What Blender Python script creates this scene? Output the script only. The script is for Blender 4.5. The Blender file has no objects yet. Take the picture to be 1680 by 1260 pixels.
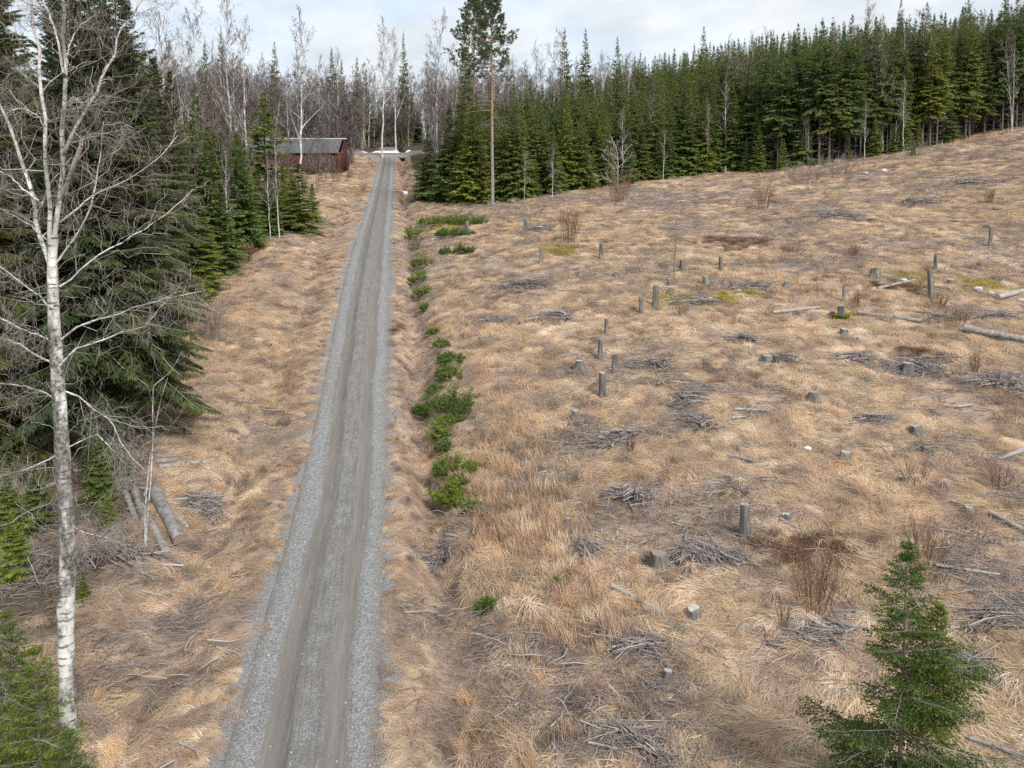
import bpy, math, random
import numpy as np

# ---------------------------------------------------------------- camera, sky, sun, exposure
SC = bpy.context.scene
COL = SC.collection
F, PX, PY, TH = 1250.0, 840.0, 467.0, math.radians(4.0)      # focal length and principal point in photo pixels, pitch
CZ = 13.0                                                     # drone height
camd = bpy.data.cameras.new("camera")
camd.sensor_width = 36.0
camd.lens = F / 1680.0 * 36.0
camd.shift_y = -(630.0 - PY) / 1680.0
camd.clip_start = 0.2
camd.clip_end = 6000.0
cam = bpy.data.objects.new("camera", camd)
COL.objects.link(cam)
cam.location = (0, 0, CZ)
cam.rotation_euler = (math.pi / 2 - TH, 0, 0)
SC.camera = cam

SUN_EL, SUN_AZ = math.radians(40), math.radians(150)          # azimuth clockwise from +Y: behind the camera, to the right
world = bpy.data.worlds.new("World")
SC.world = world
world.use_nodes = True
wn, wl = world.node_tree.nodes, world.node_tree.links
wn.clear()
wo = wn.new("ShaderNodeOutputWorld")
bg = wn.new("ShaderNodeBackground")
bg.inputs["Strength"].default_value = 0.1
sky = wn.new("ShaderNodeTexSky")
sky.sky_type = 'NISHITA'
sky.sun_disc = False
sky.sun_elevation = SUN_EL
sky.sun_rotation = SUN_AZ
tc = wn.new("ShaderNodeTexCoord")
sep = wn.new("ShaderNodeSeparateXYZ")
wl.new(tc.outputs["Generated"], sep.inputs[0])
addz = wn.new("ShaderNodeMath"); addz.operation = 'ADD'; addz.inputs[1].default_value = 0.22
absz = wn.new("ShaderNodeMath"); absz.operation = 'ABSOLUTE'
wl.new(sep.outputs["Z"], absz.inputs[0]); wl.new(absz.outputs[0], addz.inputs[0])
dv = wn.new("ShaderNodeVectorMath"); dv.operation = 'DIVIDE'
cmb = wn.new("ShaderNodeCombineXYZ")
for i in range(3):
    wl.new(addz.outputs[0], cmb.inputs[i])
wl.new(tc.outputs["Generated"], dv.inputs[0]); wl.new(cmb.outputs[0], dv.inputs[1])
nz = wn.new("ShaderNodeTexNoise")
nz.inputs["Scale"].default_value = 1.7
nz.inputs["Detail"].default_value = 7.0
nz.inputs["Roughness"].default_value = 0.55
wl.new(dv.outputs[0], nz.inputs["Vector"])
nz2 = wn.new("ShaderNodeTexNoise")
nz2.inputs["Scale"].default_value = 4.5
nz2.inputs["Detail"].default_value = 6.0
wl.new(dv.outputs[0], nz2.inputs["Vector"])
cov = wn.new("ShaderNodeMapRange")
cov.inputs["From Min"].default_value = 0.30
cov.inputs["From Max"].default_value = 0.55
cov.inputs["To Min"].default_value = 0.66
cov.inputs["To Max"].default_value = 0.97
wl.new(nz.outputs["Fac"], cov.inputs["Value"])
cr = wn.new("ShaderNodeValToRGB")
cr.color_ramp.elements[0].position = 0.32
cr.color_ramp.elements[0].color = (2.5, 2.78, 2.98, 1)
cr.color_ramp.elements[1].position = 0.66
cr.color_ramp.elements[1].color = (3.36, 3.48, 3.53, 1)
wl.new(nz2.outputs["Fac"], cr.inputs["Fac"])
mx = wn.new("ShaderNodeMix"); mx.data_type = 'RGBA'
wl.new(cov.outputs[0], mx.inputs[0])
wl.new(sky.outputs[0], mx.inputs[6])
wl.new(cr.outputs[0], mx.inputs[7])
wl.new(mx.outputs[2], bg.inputs["Color"])
wl.new(bg.outputs[0], wo.inputs["Surface"])

sund = bpy.data.lights.new("sun", 'SUN')
sund.energy = 1.5
sund.angle = math.radians(12)
sund.color = (1.0, 0.965, 0.91)
sun = bpy.data.objects.new("sun", sund)
COL.objects.link(sun)
sun.rotation_euler = (math.pi / 2 - SUN_EL, 0, math.pi - SUN_AZ)

SC.view_settings.view_transform = 'Standard'
SC.view_settings.look = 'None'
SC.view_settings.exposure = 1.5
SC.view_settings.gamma = 1.0
SC.view_settings.use_curve_mapping = False
SC.cycles.max_bounces = 5
SC.cycles.diffuse_bounces = 3
SC.cycles.glossy_bounces = 2
SC.cycles.transparent_max_bounces = 4
SC.cycles.use_denoising = False

# ---------------------------------------------------------------- helpers
_perm = np.random.RandomState(7).rand(256, 256)


def vnoise(x, y):
    xi = np.floor(x).astype(int); yi = np.floor(y).astype(int)
    fx = x - xi; fy = y - yi
    fx = fx * fx * (3 - 2 * fx); fy = fy * fy * (3 - 2 * fy)
    a = _perm[xi & 255, yi & 255]; b = _perm[(xi + 1) & 255, yi & 255]
    c = _perm[xi & 255, (yi + 1) & 255]; d = _perm[(xi + 1) & 255, (yi + 1) & 255]
    return (a * (1 - fx) + b * fx) * (1 - fy) + (c * (1 - fx) + d * fx) * fy


def fbm(x, y, s, o=4, off=0.0):
    x = np.asarray(x, float) / s + off; y = np.asarray(y, float) / s + off * 1.7
    t = 0.0; a = 1.0; n = 0.0
    for _ in range(o):
        t = t + a * vnoise(x, y); n += a
        a *= 0.5; x = x * 2.03 + 11.3; y = y * 2.03 + 5.7
    return t / n


def sstep(a, b, x):
    t = np.clip((np.asarray(x, float) - a) / (b - a), 0, 1)
    return t * t * (3 - 2 * t)


class Geo:
    """collects numpy geometry; build() turns it into one mesh"""
    def __init__(self):
        self.V = []; self.T = []; self.Q = []; self.tm = []; self.qm = []; self.A = []; self.n = 0

    def add(self, V, T=None, Q=None, mat=0, tone=0.5):
        V = np.asarray(V, float).reshape(-1, 3)
        self.V.append(V)
        tone = np.broadcast_to(np.asarray(tone, float), (len(V),))
        self.A.append(tone)
        if T is not None and len(T):
            T = np.asarray(T, int).reshape(-1, 3) + self.n
            self.T.append(T); self.tm.append(np.full(len(T), mat))
        if Q is not None and len(Q):
            Q = np.asarray(Q, int).reshape(-1, 4) + self.n
            self.Q.append(Q); self.qm.append(np.full(len(Q), mat))
        self.n += len(V)

    def tubes(self, P, R, sides=5, mat=0, tone=0.5, cap=False):
        """P (N,k,3), R (N,k)"""
        P = np.asarray(P, float); R = np.asarray(R, float)
        if P.ndim == 2:
            P = P[None]; R = R[None]
        N, k, _ = P.shape
        T = np.gradient(P, axis=1)
        T /= np.linalg.norm(T, axis=2, keepdims=True) + 1e-9
        m = T.mean(1)
        ref = np.where(np.abs(m[:, 2:3]) > 0.8, np.array([[1.0, 0, 0]]), np.array([[0, 0, 1.0]]))
        S = np.cross(T, ref[:, None, :])
        S /= np.linalg.norm(S, axis=2, keepdims=True) + 1e-9
        U = np.cross(S, T)
        an = np.arange(sides) * 2 * math.pi / sides
        V = P[:, :, None, :] + R[:, :, None, None] * (np.cos(an)[None, None, :, None] * S[:, :, None, :] + np.sin(an)[None, None, :, None] * U[:, :, None, :])
        i = np.arange(N)[:, None, None] * (k * sides) + np.arange(k - 1)[None, :, None] * sides
        j = np.arange(sides)[None, None, :]; j2 = (j + 1) % sides
        Q = np.stack([i + j, i + j2, i + sides + j2, i + sides + j], -1).reshape(-1, 4)
        tone = np.asarray(tone, float)
        tv = np.repeat(tone, k * sides) if tone.ndim else tone
        self.add(V, Q=Q, mat=mat, tone=tv)
        if cap:
            base = self.n - N * k * sides
            for e in (0, k - 1):
                c = P[:, e]
                n0 = self.n
                self.add(c, mat=mat)
                b = base + np.arange(N)[:, None] * (k * sides) + e * sides
                tri = np.stack([b + np.arange(sides)[None], b + (np.arange(sides)[None] + 1) % sides,
                                np.broadcast_to(n0 + np.arange(N)[:, None], (N, sides))], -1).reshape(-1, 3)
                if e == 0:
                    tri = tri[:, ::-1]
                self.T.append(tri); self.tm.append(np.full(len(tri), cap if isinstance(cap, int) and cap is not True else mat))

    def ribbons(self, P, W, side=None, mat=0, tone=0.5):
        """P (N,k,3) centre lines, W (N,k) half widths; the last point closes to a tip"""
        P = np.asarray(P, float); W = np.asarray(W, float)
        N, k, _ = P.shape
        T = np.gradient(P, axis=1)
        if side is None:
            side = np.cross(T.mean(1), np.array([0, 0, 1.0])) + 1e-4
            side /= np.linalg.norm(side, axis=1, keepdims=True)
        side = side[:, None, :]
        L = P[:, :-1] - side * W[:, :-1, None]; R_ = P[:, :-1] + side * W[:, :-1, None]
        V = np.concatenate([np.stack([L, R_], 2).reshape(N, -1, 3), P[:, -1:]], 1)
        m = 2 * (k - 1) + 1
        b = np.arange(N)[:, None] * m
        j = np.arange(k - 2)[None] * 2
        Q = np.stack([b + j, b + j + 1, b + j + 3, b + j + 2], -1).reshape(-1, 4)
        e = 2 * (k - 2)
        T3 = np.concatenate([b + e, b + e + 1, b + m - 1], 1)
        tone = np.asarray(tone, float)
        self.add(V, T=T3, Q=Q if k > 2 else None, mat=mat, tone=np.repeat(tone, m) if tone.ndim else tone)

    def kites(self, S, D, L, W, U, mat=0, tone=0.5, sag=0.0, mid=0.45):
        """N folded leaf sprays: start S, unit direction D, length L, half width W, up U"""
        sd = np.cross(D, U); sd /= np.linalg.norm(sd, axis=1, keepdims=True) + 1e-9
        up = np.cross(sd, D)
        N = len(S)
        m = S + D * (L * mid)[:, None]
        a = m - sd * W[:, None] - up * (W * 0.35)[:, None]
        b = m + sd * W[:, None] - up * (W * 0.35)[:, None]
        t = S + D * L[:, None]
        t[:, 2] -= sag * L
        V = np.stack([S, a, t, b], 1)
        i = np.arange(N)[:, None] * 4
        T3 = np.concatenate([i + np.array([[0, 1, 2]]), i + np.array([[0, 2, 3]])], 0)
        tone = np.asarray(tone, float)
        self.add(V, T=T3, mat=mat, tone=np.repeat(tone, 4) if tone.ndim else tone)

    def mesh(self, name, mats, smooth=False):
        me = bpy.data.meshes.new(name)
        V = np.concatenate(self.V) if self.V else np.zeros((0, 3))
        T = np.concatenate(self.T) if self.T else np.zeros((0, 3), int)
        Q = np.concatenate(self.Q) if self.Q else np.zeros((0, 4), int)
        me.vertices.add(len(V)); me.vertices.foreach_set("co", V.astype(np.float32).ravel())
        nl = T.size + Q.size
        me.loops.add(nl)
        me.loops.foreach_set("vertex_index", np.concatenate([T.ravel(), Q.ravel()]).astype(np.int32))
        me.polygons.add(len(T) + len(Q))
        st = np.concatenate([np.arange(len(T)) * 3, T.size + np.arange(len(Q)) * 4]).astype(np.int32)
        me.polygons.foreach_set("loop_start", st)
        mi = np.concatenate([np.concatenate(self.tm) if self.tm else np.zeros(0), np.concatenate(self.qm) if self.qm else np.zeros(0)]).astype(np.int32)
        for m in mats:
            me.materials.append(m)
        me.polygons.foreach_set("material_index", mi)
        if smooth:
            me.polygons.foreach_set("use_smooth", np.ones(len(mi), bool))
        at_ = me.attributes.new("tone", 'FLOAT', 'POINT')
        at_.data.foreach_set("value", np.concatenate(self.A).astype(np.float32))
        me.update(calc_edges=True)
        return me


def link(name, me, parent=None, loc=None):
    o = bpy.data.objects.new(name, me)
    COL.objects.link(o)
    if parent is not None:
        o.parent = parent
    if loc is not None:
        o.location = loc
    return o


def tag(o, label=None, cat=None, group=None, kind=None):
    if label: o["label"] = label
    if cat: o["category"] = cat
    if group: o["group"] = group
    if kind: o["kind"] = kind
    return o


def thing(name, label, cat, loc, rz=0.0, group=None, s=1.0):
    o = bpy.data.objects.new(name, None)
    COL.objects.link(o)
    o.empty_display_size = 0.2
    o.location = loc
    o.rotation_euler = (0, 0, rz)
    o.scale = (s, s, s) if np.isscalar(s) else s
    return tag(o, label, cat, group)


# ---------------------------------------------------------------- materials
def mat(name, build, rough=0.85, spec=0.2):
    m = bpy.data.materials.new(name)
    m.use_nodes = True
    nt = m.node_tree
    b = nt.nodes["Principled BSDF"]
    b.inputs["Roughness"].default_value = rough
    b.inputs["Specular IOR Level"].default_value = spec
    build(nt, b)
    return m


def N(nt, t, **kw):
    n = nt.nodes.new("ShaderNode" + t)
    for k, v in kw.items():
        if k in n.inputs:
            n.inputs[k].default_value = v
        else:
            setattr(n, k, v)
    return n


def noise(nt, vec, scale, detail=4.0, rough=0.55, stretch=None):
    if stretch is not None:
        mp = N(nt, "Mapping"); mp.inputs["Scale"].default_value = stretch
        nt.links.new(vec, mp.inputs["Vector"]); vec = mp.outputs[0]
    n = N(nt, "TexNoise", Scale=scale, Detail=detail, Roughness=rough)
    nt.links.new(vec, n.inputs["Vector"])
    return n.outputs["Fac"]


def ramp(nt, fac, stops):
    r = N(nt, "ValToRGB")
    e = r.color_ramp.elements
    while len(e) < len(stops):
        e.new(0.5)
    for el, (p, c) in zip(e, stops):
        el.position = p
        el.color = (*c, 1) if len(c) == 3 else c
    nt.links.new(fac, r.inputs["Fac"])
    return r.outputs["Color"]


def mixc(nt, fac, a, b, mode='MIX'):
    m = N(nt, "Mix", data_type='RGBA', blend_type=mode)
    for s, v in ((0, fac), (6, a), (7, b)):
        if hasattr(v, "default_value"):
            nt.links.new(v, m.inputs[s])
        elif s == 0:
            m.inputs[0].default_value = v
        else:
            m.inputs[s].default_value = (*v, 1)
    return m.outputs[2]


def rng_(nt, v, a, b, c=0.0, d=1.0):
    m = N(nt, "MapRange")
    for i, x in zip(("From Min", "From Max", "To Min", "To Max"), (a, b, c, d)):
        m.inputs[i].default_value = x
    nt.links.new(v, m.inputs["Value"])
    return m.outputs[0]


def mth(nt, op, a, b=0.0):
    m = N(nt, "Math", operation=op)
    for i, v in enumerate((a, b)):
        if hasattr(v, "default_value"):
            nt.links.new(v, m.inputs[i])
        else:
            m.inputs[i].default_value = v
    return m.outputs[0]


def bump(nt, b, h, strength=0.5, dist=0.05):
    n = N(nt, "Bump", Strength=strength, Distance=dist)
    nt.links.new(h, n.inputs["Height"])
    nt.links.new(n.outputs[0], b.inputs["Normal"])


def attr(nt, name, typ='GEOMETRY'):
    return N(nt, "Attribute", attribute_name=name, attribute_type=typ)


def pos(nt):
    return N(nt, "NewGeometry").outputs["Position"]


def objco(nt):
    return N(nt, "TexCoord").outputs["Object"]


def needle_mat(name, dark, light, hue=0.5):
    def f(nt, b):
        t = attr(nt, "tone").outputs["Fac"]
        oi = N(nt, "ObjectInfo")
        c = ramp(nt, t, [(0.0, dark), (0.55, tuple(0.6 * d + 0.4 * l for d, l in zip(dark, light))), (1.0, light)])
        c2 = mixc(nt, 1.0, c, ramp(nt, oi.outputs["Random"], [(0, (0.66, 0.80, 0.90)), (0.5, (1, 1, 1)), (1, (1.30, 1.15, 0.80))]), 'MULTIPLY')
        nt.links.new(c2, b.inputs["Base Color"])
        tr = N(nt, "BsdfTranslucent")
        nt.links.new(c2, tr.inputs["Color"])
        mxs = N(nt, "MixShader"); mxs.inputs[0].default_value = 0.35
        out = nt.nodes["Material Output"]
        nt.links.new(b.outputs[0], mxs.inputs[1]); nt.links.new(tr.outputs[0], mxs.inputs[2])
        nt.links.new(mxs.outputs[0], out.inputs["Surface"])
    return mat(name, f, 0.6, 0.25)


def bark_mat(name, a, b_, c, zs=3.0, sc=6.0, bd=0.02):
    def f(nt, b):
        co = objco(nt)
        n1 = noise(nt, co, sc, 5, 0.6, (1, 1, 1 / zs))
        n2 = noise(nt, co, 1.3, 3)
        col = ramp(nt, n1, [(0.3, a), (0.55, b_), (0.75, c)])
        col = mixc(nt, rng_(nt, n2, 0.35, 0.7, 0, 0.55), col, a)
        oi = N(nt, "ObjectInfo")
        col = mixc(nt, 1.0, col, ramp(nt, oi.outputs["Random"], [(0, (0.8, 0.8, 0.82)), (1, (1.15, 1.1, 1.05))]), 'MULTIPLY')
        nt.links.new(col, b.inputs["Base Color"])
        bump(nt, b, n1, 0.6, bd)
    return mat(name, f)


def birch_mat(name, dirt=0.35):
    def f(nt, b):
        co = objco(nt)
        n1 = noise(nt, co, 3.0, 4, 0.6, (1.0, 1.0, 5.0))
        n2 = noise(nt, co, 9.0, 3, 0.6, (0.6, 0.6, 4.0))
        n3 = noise(nt, co, 1.1, 4, 0.6)
        c = ramp(nt, n3, [(0.35, (0.40, 0.39, 0.365)), (0.5, (0.62, 0.605, 0.575)), (0.65, (0.78, 0.765, 0.735))])
        c = mixc(nt, rng_(nt, n1, 0.56, 0.64), c, (0.075, 0.068, 0.06))
        c = mixc(nt, rng_(nt, n2, 0.60, 0.66, 0, 0.8), c, (0.13, 0.12, 0.105))
        zs_ = N(nt, "SeparateXYZ"); nt.links.new(co, zs_.inputs[0]); zc = zs_.outputs["Z"]
        n4 = noise(nt, co, 0.8, 5, 0.7, (1.6, 1.6, 0.8))
        c = mixc(nt, rng_(nt, mth(nt, 'ADD', n4, mth(nt, 'MULTIPLY', rng_(nt, zc, 3.5, 8.0), 0.07 * (dirt > 0.4))), 0.47, 0.57, 0, dirt * 2), c, ramp(nt, noise(nt, co, 14.0, 4, 0.7), [(0.4, (0.05, 0.047, 0.042)), (0.62, (0.24, 0.235, 0.215))]))
        t = attr(nt, "tone").outputs["Fac"]
        c = mixc(nt, rng_(nt, t, 0.55, 1.0, 0, 0.85), c, (0.20, 0.165, 0.135))
        nt.links.new(c, b.inputs["Base Color"])
        bump(nt, b, n1, 0.35, 0.015)
    return mat(name, f, 0.7, 0.25)


def flat_mat(name, c1, c2, sc=8.0, rough=0.85, stretch=None, bd=0.01):
    def f(nt, b):
        n1 = noise(nt, objco(nt), sc, 5, 0.6, stretch)
        t = attr(nt, "tone").outputs["Fac"]
        v = mth(nt, 'ADD', mth(nt, 'MULTIPLY', n1, 0.6), mth(nt, 'MULTIPLY', t, 0.45))
        nt.links.new(ramp(nt, v, [(0.25, c1), (0.8, c2)]), b.inputs["Base Color"])
        bump(nt, b, n1, 0.4, bd)
    return mat(name, f, rough)


M = {}
M['needles'] = needle_mat("spruce_needles", (0.096, 0.132, 0.034), (0.255, 0.310, 0.080))
M['needles_young'] = needle_mat("young_spruce_needles", (0.104, 0.148, 0.032), (0.270, 0.335, 0.080))
M['needles_old'] = needle_mat("old_spruce_needles", (0.055, 0.070, 0.027), (0.140, 0.165, 0.052))
M['needles_near'] = needle_mat("near_spruce_needles", (0.056, 0.090, 0.015), (0.215, 0.270, 0.048))
M['pine_needles'] = needle_mat("pine_needles", (0.090, 0.118, 0.058), (0.220, 0.255, 0.115))
M['juniper'] = needle_mat("juniper_needles", (0.062, 0.098, 0.020), (0.235, 0.305, 0.070))
M['spruce_bark'] = bark_mat("spruce_bark", (0.09, 0.075, 0.065), (0.16, 0.14, 0.125), (0.24, 0.225, 0.205))
M['birch_bark'] = birch_mat("birch_bark", 0.50)
M['birch_limb'] = birch_mat("birch_limb_bark", 0.3)
M['birch_bark_far'] = birch_mat("birch_bark_far", 0.2)
M['twig'] = flat_mat("bare_twigs", (0.115, 0.094, 0.086), (0.33, 0.277, 0.258), 3.0)
M['twig_grey'] = flat_mat("dead_twigs", (0.13, 0.112, 0.092), (0.34, 0.305, 0.265), 3.0)
M['twig_red'] = flat_mat("willow_twigs", (0.105, 0.058, 0.040), (0.26, 0.165, 0.115), 3.0)
M['deadwood'] = flat_mat("weathered_wood", (0.20, 0.185, 0.17), (0.46, 0.44, 0.41), 5.0, stretch=(1, 1, 0.25))
M['slash'] = flat_mat("logging_slash", (0.13, 0.105, 0.097), (0.44, 0.385, 0.36), 2.0)
M['log_bark'] = bark_mat("grey_log_bark", (0.15, 0.138, 0.126), (0.36, 0.342, 0.32), (0.56, 0.545, 0.52), 2.0, 5.0)
M['cut_wood'] = flat_mat("cut_wood", (0.24, 0.165, 0.115), (0.42, 0.33, 0.25), 12.0)
M['old_cut'] = flat_mat("old_cut_wood", (0.27, 0.25, 0.225), (0.52, 0.49, 0.44), 12.0)
M['stump_bark'] = bark_mat("stump_bark", (0.075, 0.07, 0.062), (0.19, 0.18, 0.165), (0.38, 0.365, 0.34), 6.0, 9.0, 0.04)
M['alder_bark'] = bark_mat("grey_alder_bark", (0.13, 0.115, 0.105), (0.24, 0.22, 0.20), (0.36, 0.34, 0.31), 2.0, 5.0)
M['snow'] = flat_mat("old_snow", (0.74, 0.77, 0.82), (0.88, 0.89, 0.90), 5.0, 0.6)
M['stone'] = flat_mat("pale_stone", (0.36, 0.345, 0.33), (0.66, 0.64, 0.61), 6.0)
M['white_stone'] = flat_mat("white_stone", (0.66, 0.65, 0.63), (0.82, 0.81, 0.79), 6.0)
M['moss'] = flat_mat("moss", (0.115, 0.105, 0.022), (0.34, 0.285, 0.07), 10.0)


def pine_bark(nt, b):
    co = objco(nt)
    s = N(nt, "SeparateXYZ"); nt.links.new(co, s.inputs[0])
    n1 = noise(nt, co, 5.0, 5, 0.6, (1, 1, 0.35))
    h = mth(nt, 'ADD', s.outputs["Z"], mth(nt, 'MULTIPLY', n1, 4.0))
    low = ramp(nt, n1, [(0.3, (0.14, 0.12, 0.105)), (0.7, (0.34, 0.31, 0.28))])
    top = ramp(nt, n1, [(0.3, (0.20, 0.125, 0.075)), (0.7, (0.37, 0.25, 0.16))])
    nt.links.new(mixc(nt, rng_(nt, h, 8.0, 14.5), low, top), b.inputs["Base Color"])
    bump(nt, b, n1, 0.6, 0.02)


M['pine_bark'] = mat("pine_bark", pine_bark)


def grass_blade(nt, b):
    c = attr(nt, "col", 'INSTANCER').outputs["Color"]
    t = attr(nt, "tone").outputs["Fac"]
    c = mixc(nt, 1.0, c, ramp(nt, t, [(0, (0.52, 0.48, 0.46)), (0.5, (1, 1, 1)), (1, (1.22, 1.22, 1.2))]), 'MULTIPLY')
    nt.links.new(c, b.inputs["Base Color"])
    tr = N(nt, "BsdfTranslucent"); nt.links.new(c, tr.inputs["Color"])
    ms = N(nt, "MixShader"); ms.inputs[0].default_value = 0.25
    nt.links.new(b.outputs[0], ms.inputs[1]); nt.links.new(tr.outputs[0], ms.inputs[2])
    nt.links.new(ms.outputs[0], nt.nodes["Material Output"].inputs["Surface"])


M['grass'] = mat("dry_grass_blades", grass_blade, 0.7, 0.2)
M['pebble'] = mat("gravel_stones", lambda nt, b: nt.links.new(attr(nt, "col", 'INSTANCER').outputs["Color"], b.inputs["Base Color"]))


def ground_mat(nt, b):
    p = pos(nt)
    big = noise(nt, p, 0.16, 4, 0.6)
    mid = noise(nt, p, 0.75, 5, 0.65)
    fine = noise(nt, p, 5.0, 6, 0.7)
    strw = noise(nt, p, 2.2, 6, 0.7, (1.0, 2.6, 1.0))
    straw = ramp(nt, strw, [(0.30, (0.30, 0.21, 0.15)), (0.5, (0.47, 0.335, 0.24)), (0.68, (0.60, 0.455, 0.33))])
    pink = ramp(nt, fine, [(0.3, (0.175, 0.13, 0.107)), (0.7, (0.39, 0.30, 0.245))])
    col = mixc(nt, rng_(nt, mid, 0.42, 0.62), straw, pink)
    dark = ramp(nt, fine, [(0.3, (0.085, 0.068, 0.056)), (0.7, (0.24, 0.195, 0.165))])
    col = mixc(nt, rng_(nt, mth(nt, 'ADD', big, mth(nt, 'MULTIPLY', fine, 0.5)), 0.78, 0.95, 0, 0.9), col, dark)
    a = attr(nt, "zone")
    s = N(nt, "SeparateColor"); nt.links.new(a.outputs["Color"], s.inputs[0])
    forest = ramp(nt, fine, [(0.3, (0.045, 0.038, 0.024)), (0.5, (0.095, 0.075, 0.048)), (0.7, (0.115, 0.12, 0.045))])
    col = mixc(nt, mth(nt, 'MULTIPLY', s.outputs[0], 1.0), col, forest)
    moss = ramp(nt, fine, [(0.3, (0.12, 0.10, 0.03)), (0.7, (0.40, 0.31, 0.09))])
    col = mixc(nt, rng_(nt, mth(nt, 'ADD', s.outputs[1], mth(nt, 'MULTIPLY', fine, 0.6)), 0.72, 0.95), col, moss)
    rust = ramp(nt, fine, [(0.3, (0.08, 0.042, 0.026)), (0.7, (0.24, 0.125, 0.07))])
    col = mixc(nt, rng_(nt, mth(nt, 'ADD', s.outputs[2], mth(nt, 'MULTIPLY', fine, 0.6)), 0.72, 0.95), col, rust)
    grav = ramp(nt, noise(nt, p, 28.0, 3, 0.7), [(0.3, (0.13, 0.12, 0.115)), (0.7, (0.38, 0.375, 0.37))])
    d = attr(nt, "d").outputs["Fac"]
    ad = mth(nt, 'ADD', mth(nt, 'ABSOLUTE', d, 0), mth(nt, 'MULTIPLY', mid, -0.9))
    col = mixc(nt, rng_(nt, ad, 1.45, 1.85, 1, 0), col, grav)
    nt.links.new(col, b.inputs["Base Color"])
    bump(nt, b, mth(nt, 'ADD', fine, mth(nt, 'MULTIPLY', strw, 1.2)), 0.8, 0.14)


M['ground'] = mat("field_ground", ground_mat, 0.95, 0.1)


def road_mat(nt, b):
    p = pos(nt)
    d = attr(nt, "d").outputs["Fac"]
    sp = N(nt, "SeparateXYZ"); nt.links.new(p, sp.inputs[0])
    y = sp.outputs["Y"]
    cv = N(nt, "CombineXYZ"); nt.links.new(d, cv.inputs[0]); nt.links.new(mth(nt, 'MULTIPLY', y, 0.045), cv.inputs[1])
    wob = mth(nt, 'MULTIPLY', mth(nt, 'SUBTRACT', noise(nt, mth(nt, 'MULTIPLY', y, 1.0), 0.055, 2), 0.5), 0.8)
    streak = noise(nt, cv.outputs[0], 5.0, 6, 0.7)
    streak2 = noise(nt, cv.outputs[0], 13.0, 4, 0.7)
    vor = N(nt, "TexVoronoi", Scale=26.0); nt.links.new(p, vor.inputs["Vector"])
    vs = N(nt, "SeparateColor"); nt.links.new(vor.outputs["Color"], vs.inputs[0])
    grain = noise(nt, p, 42.0, 3, 0.8)
    patch = noise(nt, p, 1.6, 5, 0.65)
    gravel = ramp(nt, mth(nt, 'ADD', mth(nt, 'MULTIPLY', vs.outputs[0], 0.55), mth(nt, 'MULTIPLY', grain, 0.45)),
                  [(0.15, (0.125, 0.125, 0.125)), (0.5, (0.245, 0.246, 0.243)), (0.85, (0.395, 0.40, 0.396))])
    dirt = ramp(nt, mth(nt, 'ADD', mth(nt, 'MULTIPLY', grain, 0.35), mth(nt, 'MULTIPLY', streak, 0.65)),
                [(0.3, (0.125, 0.113, 0.102)), (0.7, (0.235, 0.217, 0.198))])
    dd = mth(nt, 'ADD', d, wob)
    jit = mth(nt, 'MULTIPLY', mth(nt, 'SUBTRACT', patch, 0.5), 0.5)

    def band(c, w, soft=0.16):
        e = mth(nt, 'ADD', mth(nt, 'ABSOLUTE', mth(nt, 'SUBTRACT', dd, c)), jit)
        return rng_(nt, e, w, w + soft, 1, 0)
    centre = mixc(nt, rng_(nt, patch, 0.42, 0.62, 0.25, 0.8), gravel, dirt)
    col = mixc(nt, band(0.0, 0.55), gravel, centre)
    col = mixc(nt, band(-0.72, 0.20), col, dirt)
    col = mixc(nt, band(0.72, 0.20), col, dirt)
    col = mixc(nt, mth(nt, 'MULTIPLY', band(-0.42, 0.07, 0.12), rng_(nt, streak, 0.40, 0.60, 0, 0.8)), col, (0.11, 0.10, 0.09))
    col = mixc(nt, mth(nt, 'MULTIPLY', band(0.30, 0.03, 0.10), rng_(nt, streak, 0.46, 0.62, 0, 0.7)), col, (0.12, 0.11, 0.10))
    col = mixc(nt, mth(nt, 'MULTIPLY', band(0.0, 1.0, 0.3), rng_(nt, streak2, 0.50, 0.62, 0, 0.55)), col, (0.13, 0.118, 0.105))
    edge = rng_(nt, mth(nt, 'ADD', mth(nt, 'ABSOLUTE', d, 0), mth(nt, 'MULTIPLY', patch, 0.7)), 1.72, 2.2)
    col = mixc(nt, edge, col, ramp(nt, grain, [(0.3, (0.10, 0.085, 0.072)), (0.7, (0.29, 0.25, 0.215))]))
    nt.links.new(col, b.inputs["Base Color"])
    rut = mth(nt, 'MAXIMUM', band(-0.72, 0.2), band(0.72, 0.2))
    h = mth(nt, 'MULTIPLY', mth(nt, 'ADD', vor.outputs["Distance"], grain), mth(nt, 'SUBTRACT', 1.15, rut))
    bump(nt, b, mth(nt, 'ADD', h, mth(nt, 'MULTIPLY', streak2, 0.8)), 0.7, 0.03)


M['road'] = mat("gravel_road", road_mat, 0.92, 0.15)

# ---------------------------------------------------------------- terrain
_ry = np.array([-200, -30, 0, 16, 29, 40, 50, 62, 74, 85, 110, 137, 160, 176, 183, 190, 197, 232, 300, 420, 700, 3000.0])
_rz = np.array([-12, -13.0, -12.6, -11.95, -10.6, -8.0, -5.3, -2.4, -0.6, 1.0, 4.7, 9.0, 12.9, 15.9, 17.6, 19.5, 20.9, 24.5, 30.0, 34.0, 36.0, 20.0])
_fy = np.arange(-200, 3000, 0.5)
_fz = np.interp(_fy, _ry, _rz)
_k = np.hanning(23); _k /= _k.sum()
_fz = np.convolve(np.pad(_fz, 11, mode='edge'), _k, mode='valid')


def road_z(y):
    return np.interp(y, _fy, _fz) + CZ


def road_x(y):
    return -2.32 - 0.15 * np.asarray(y, float)


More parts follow.
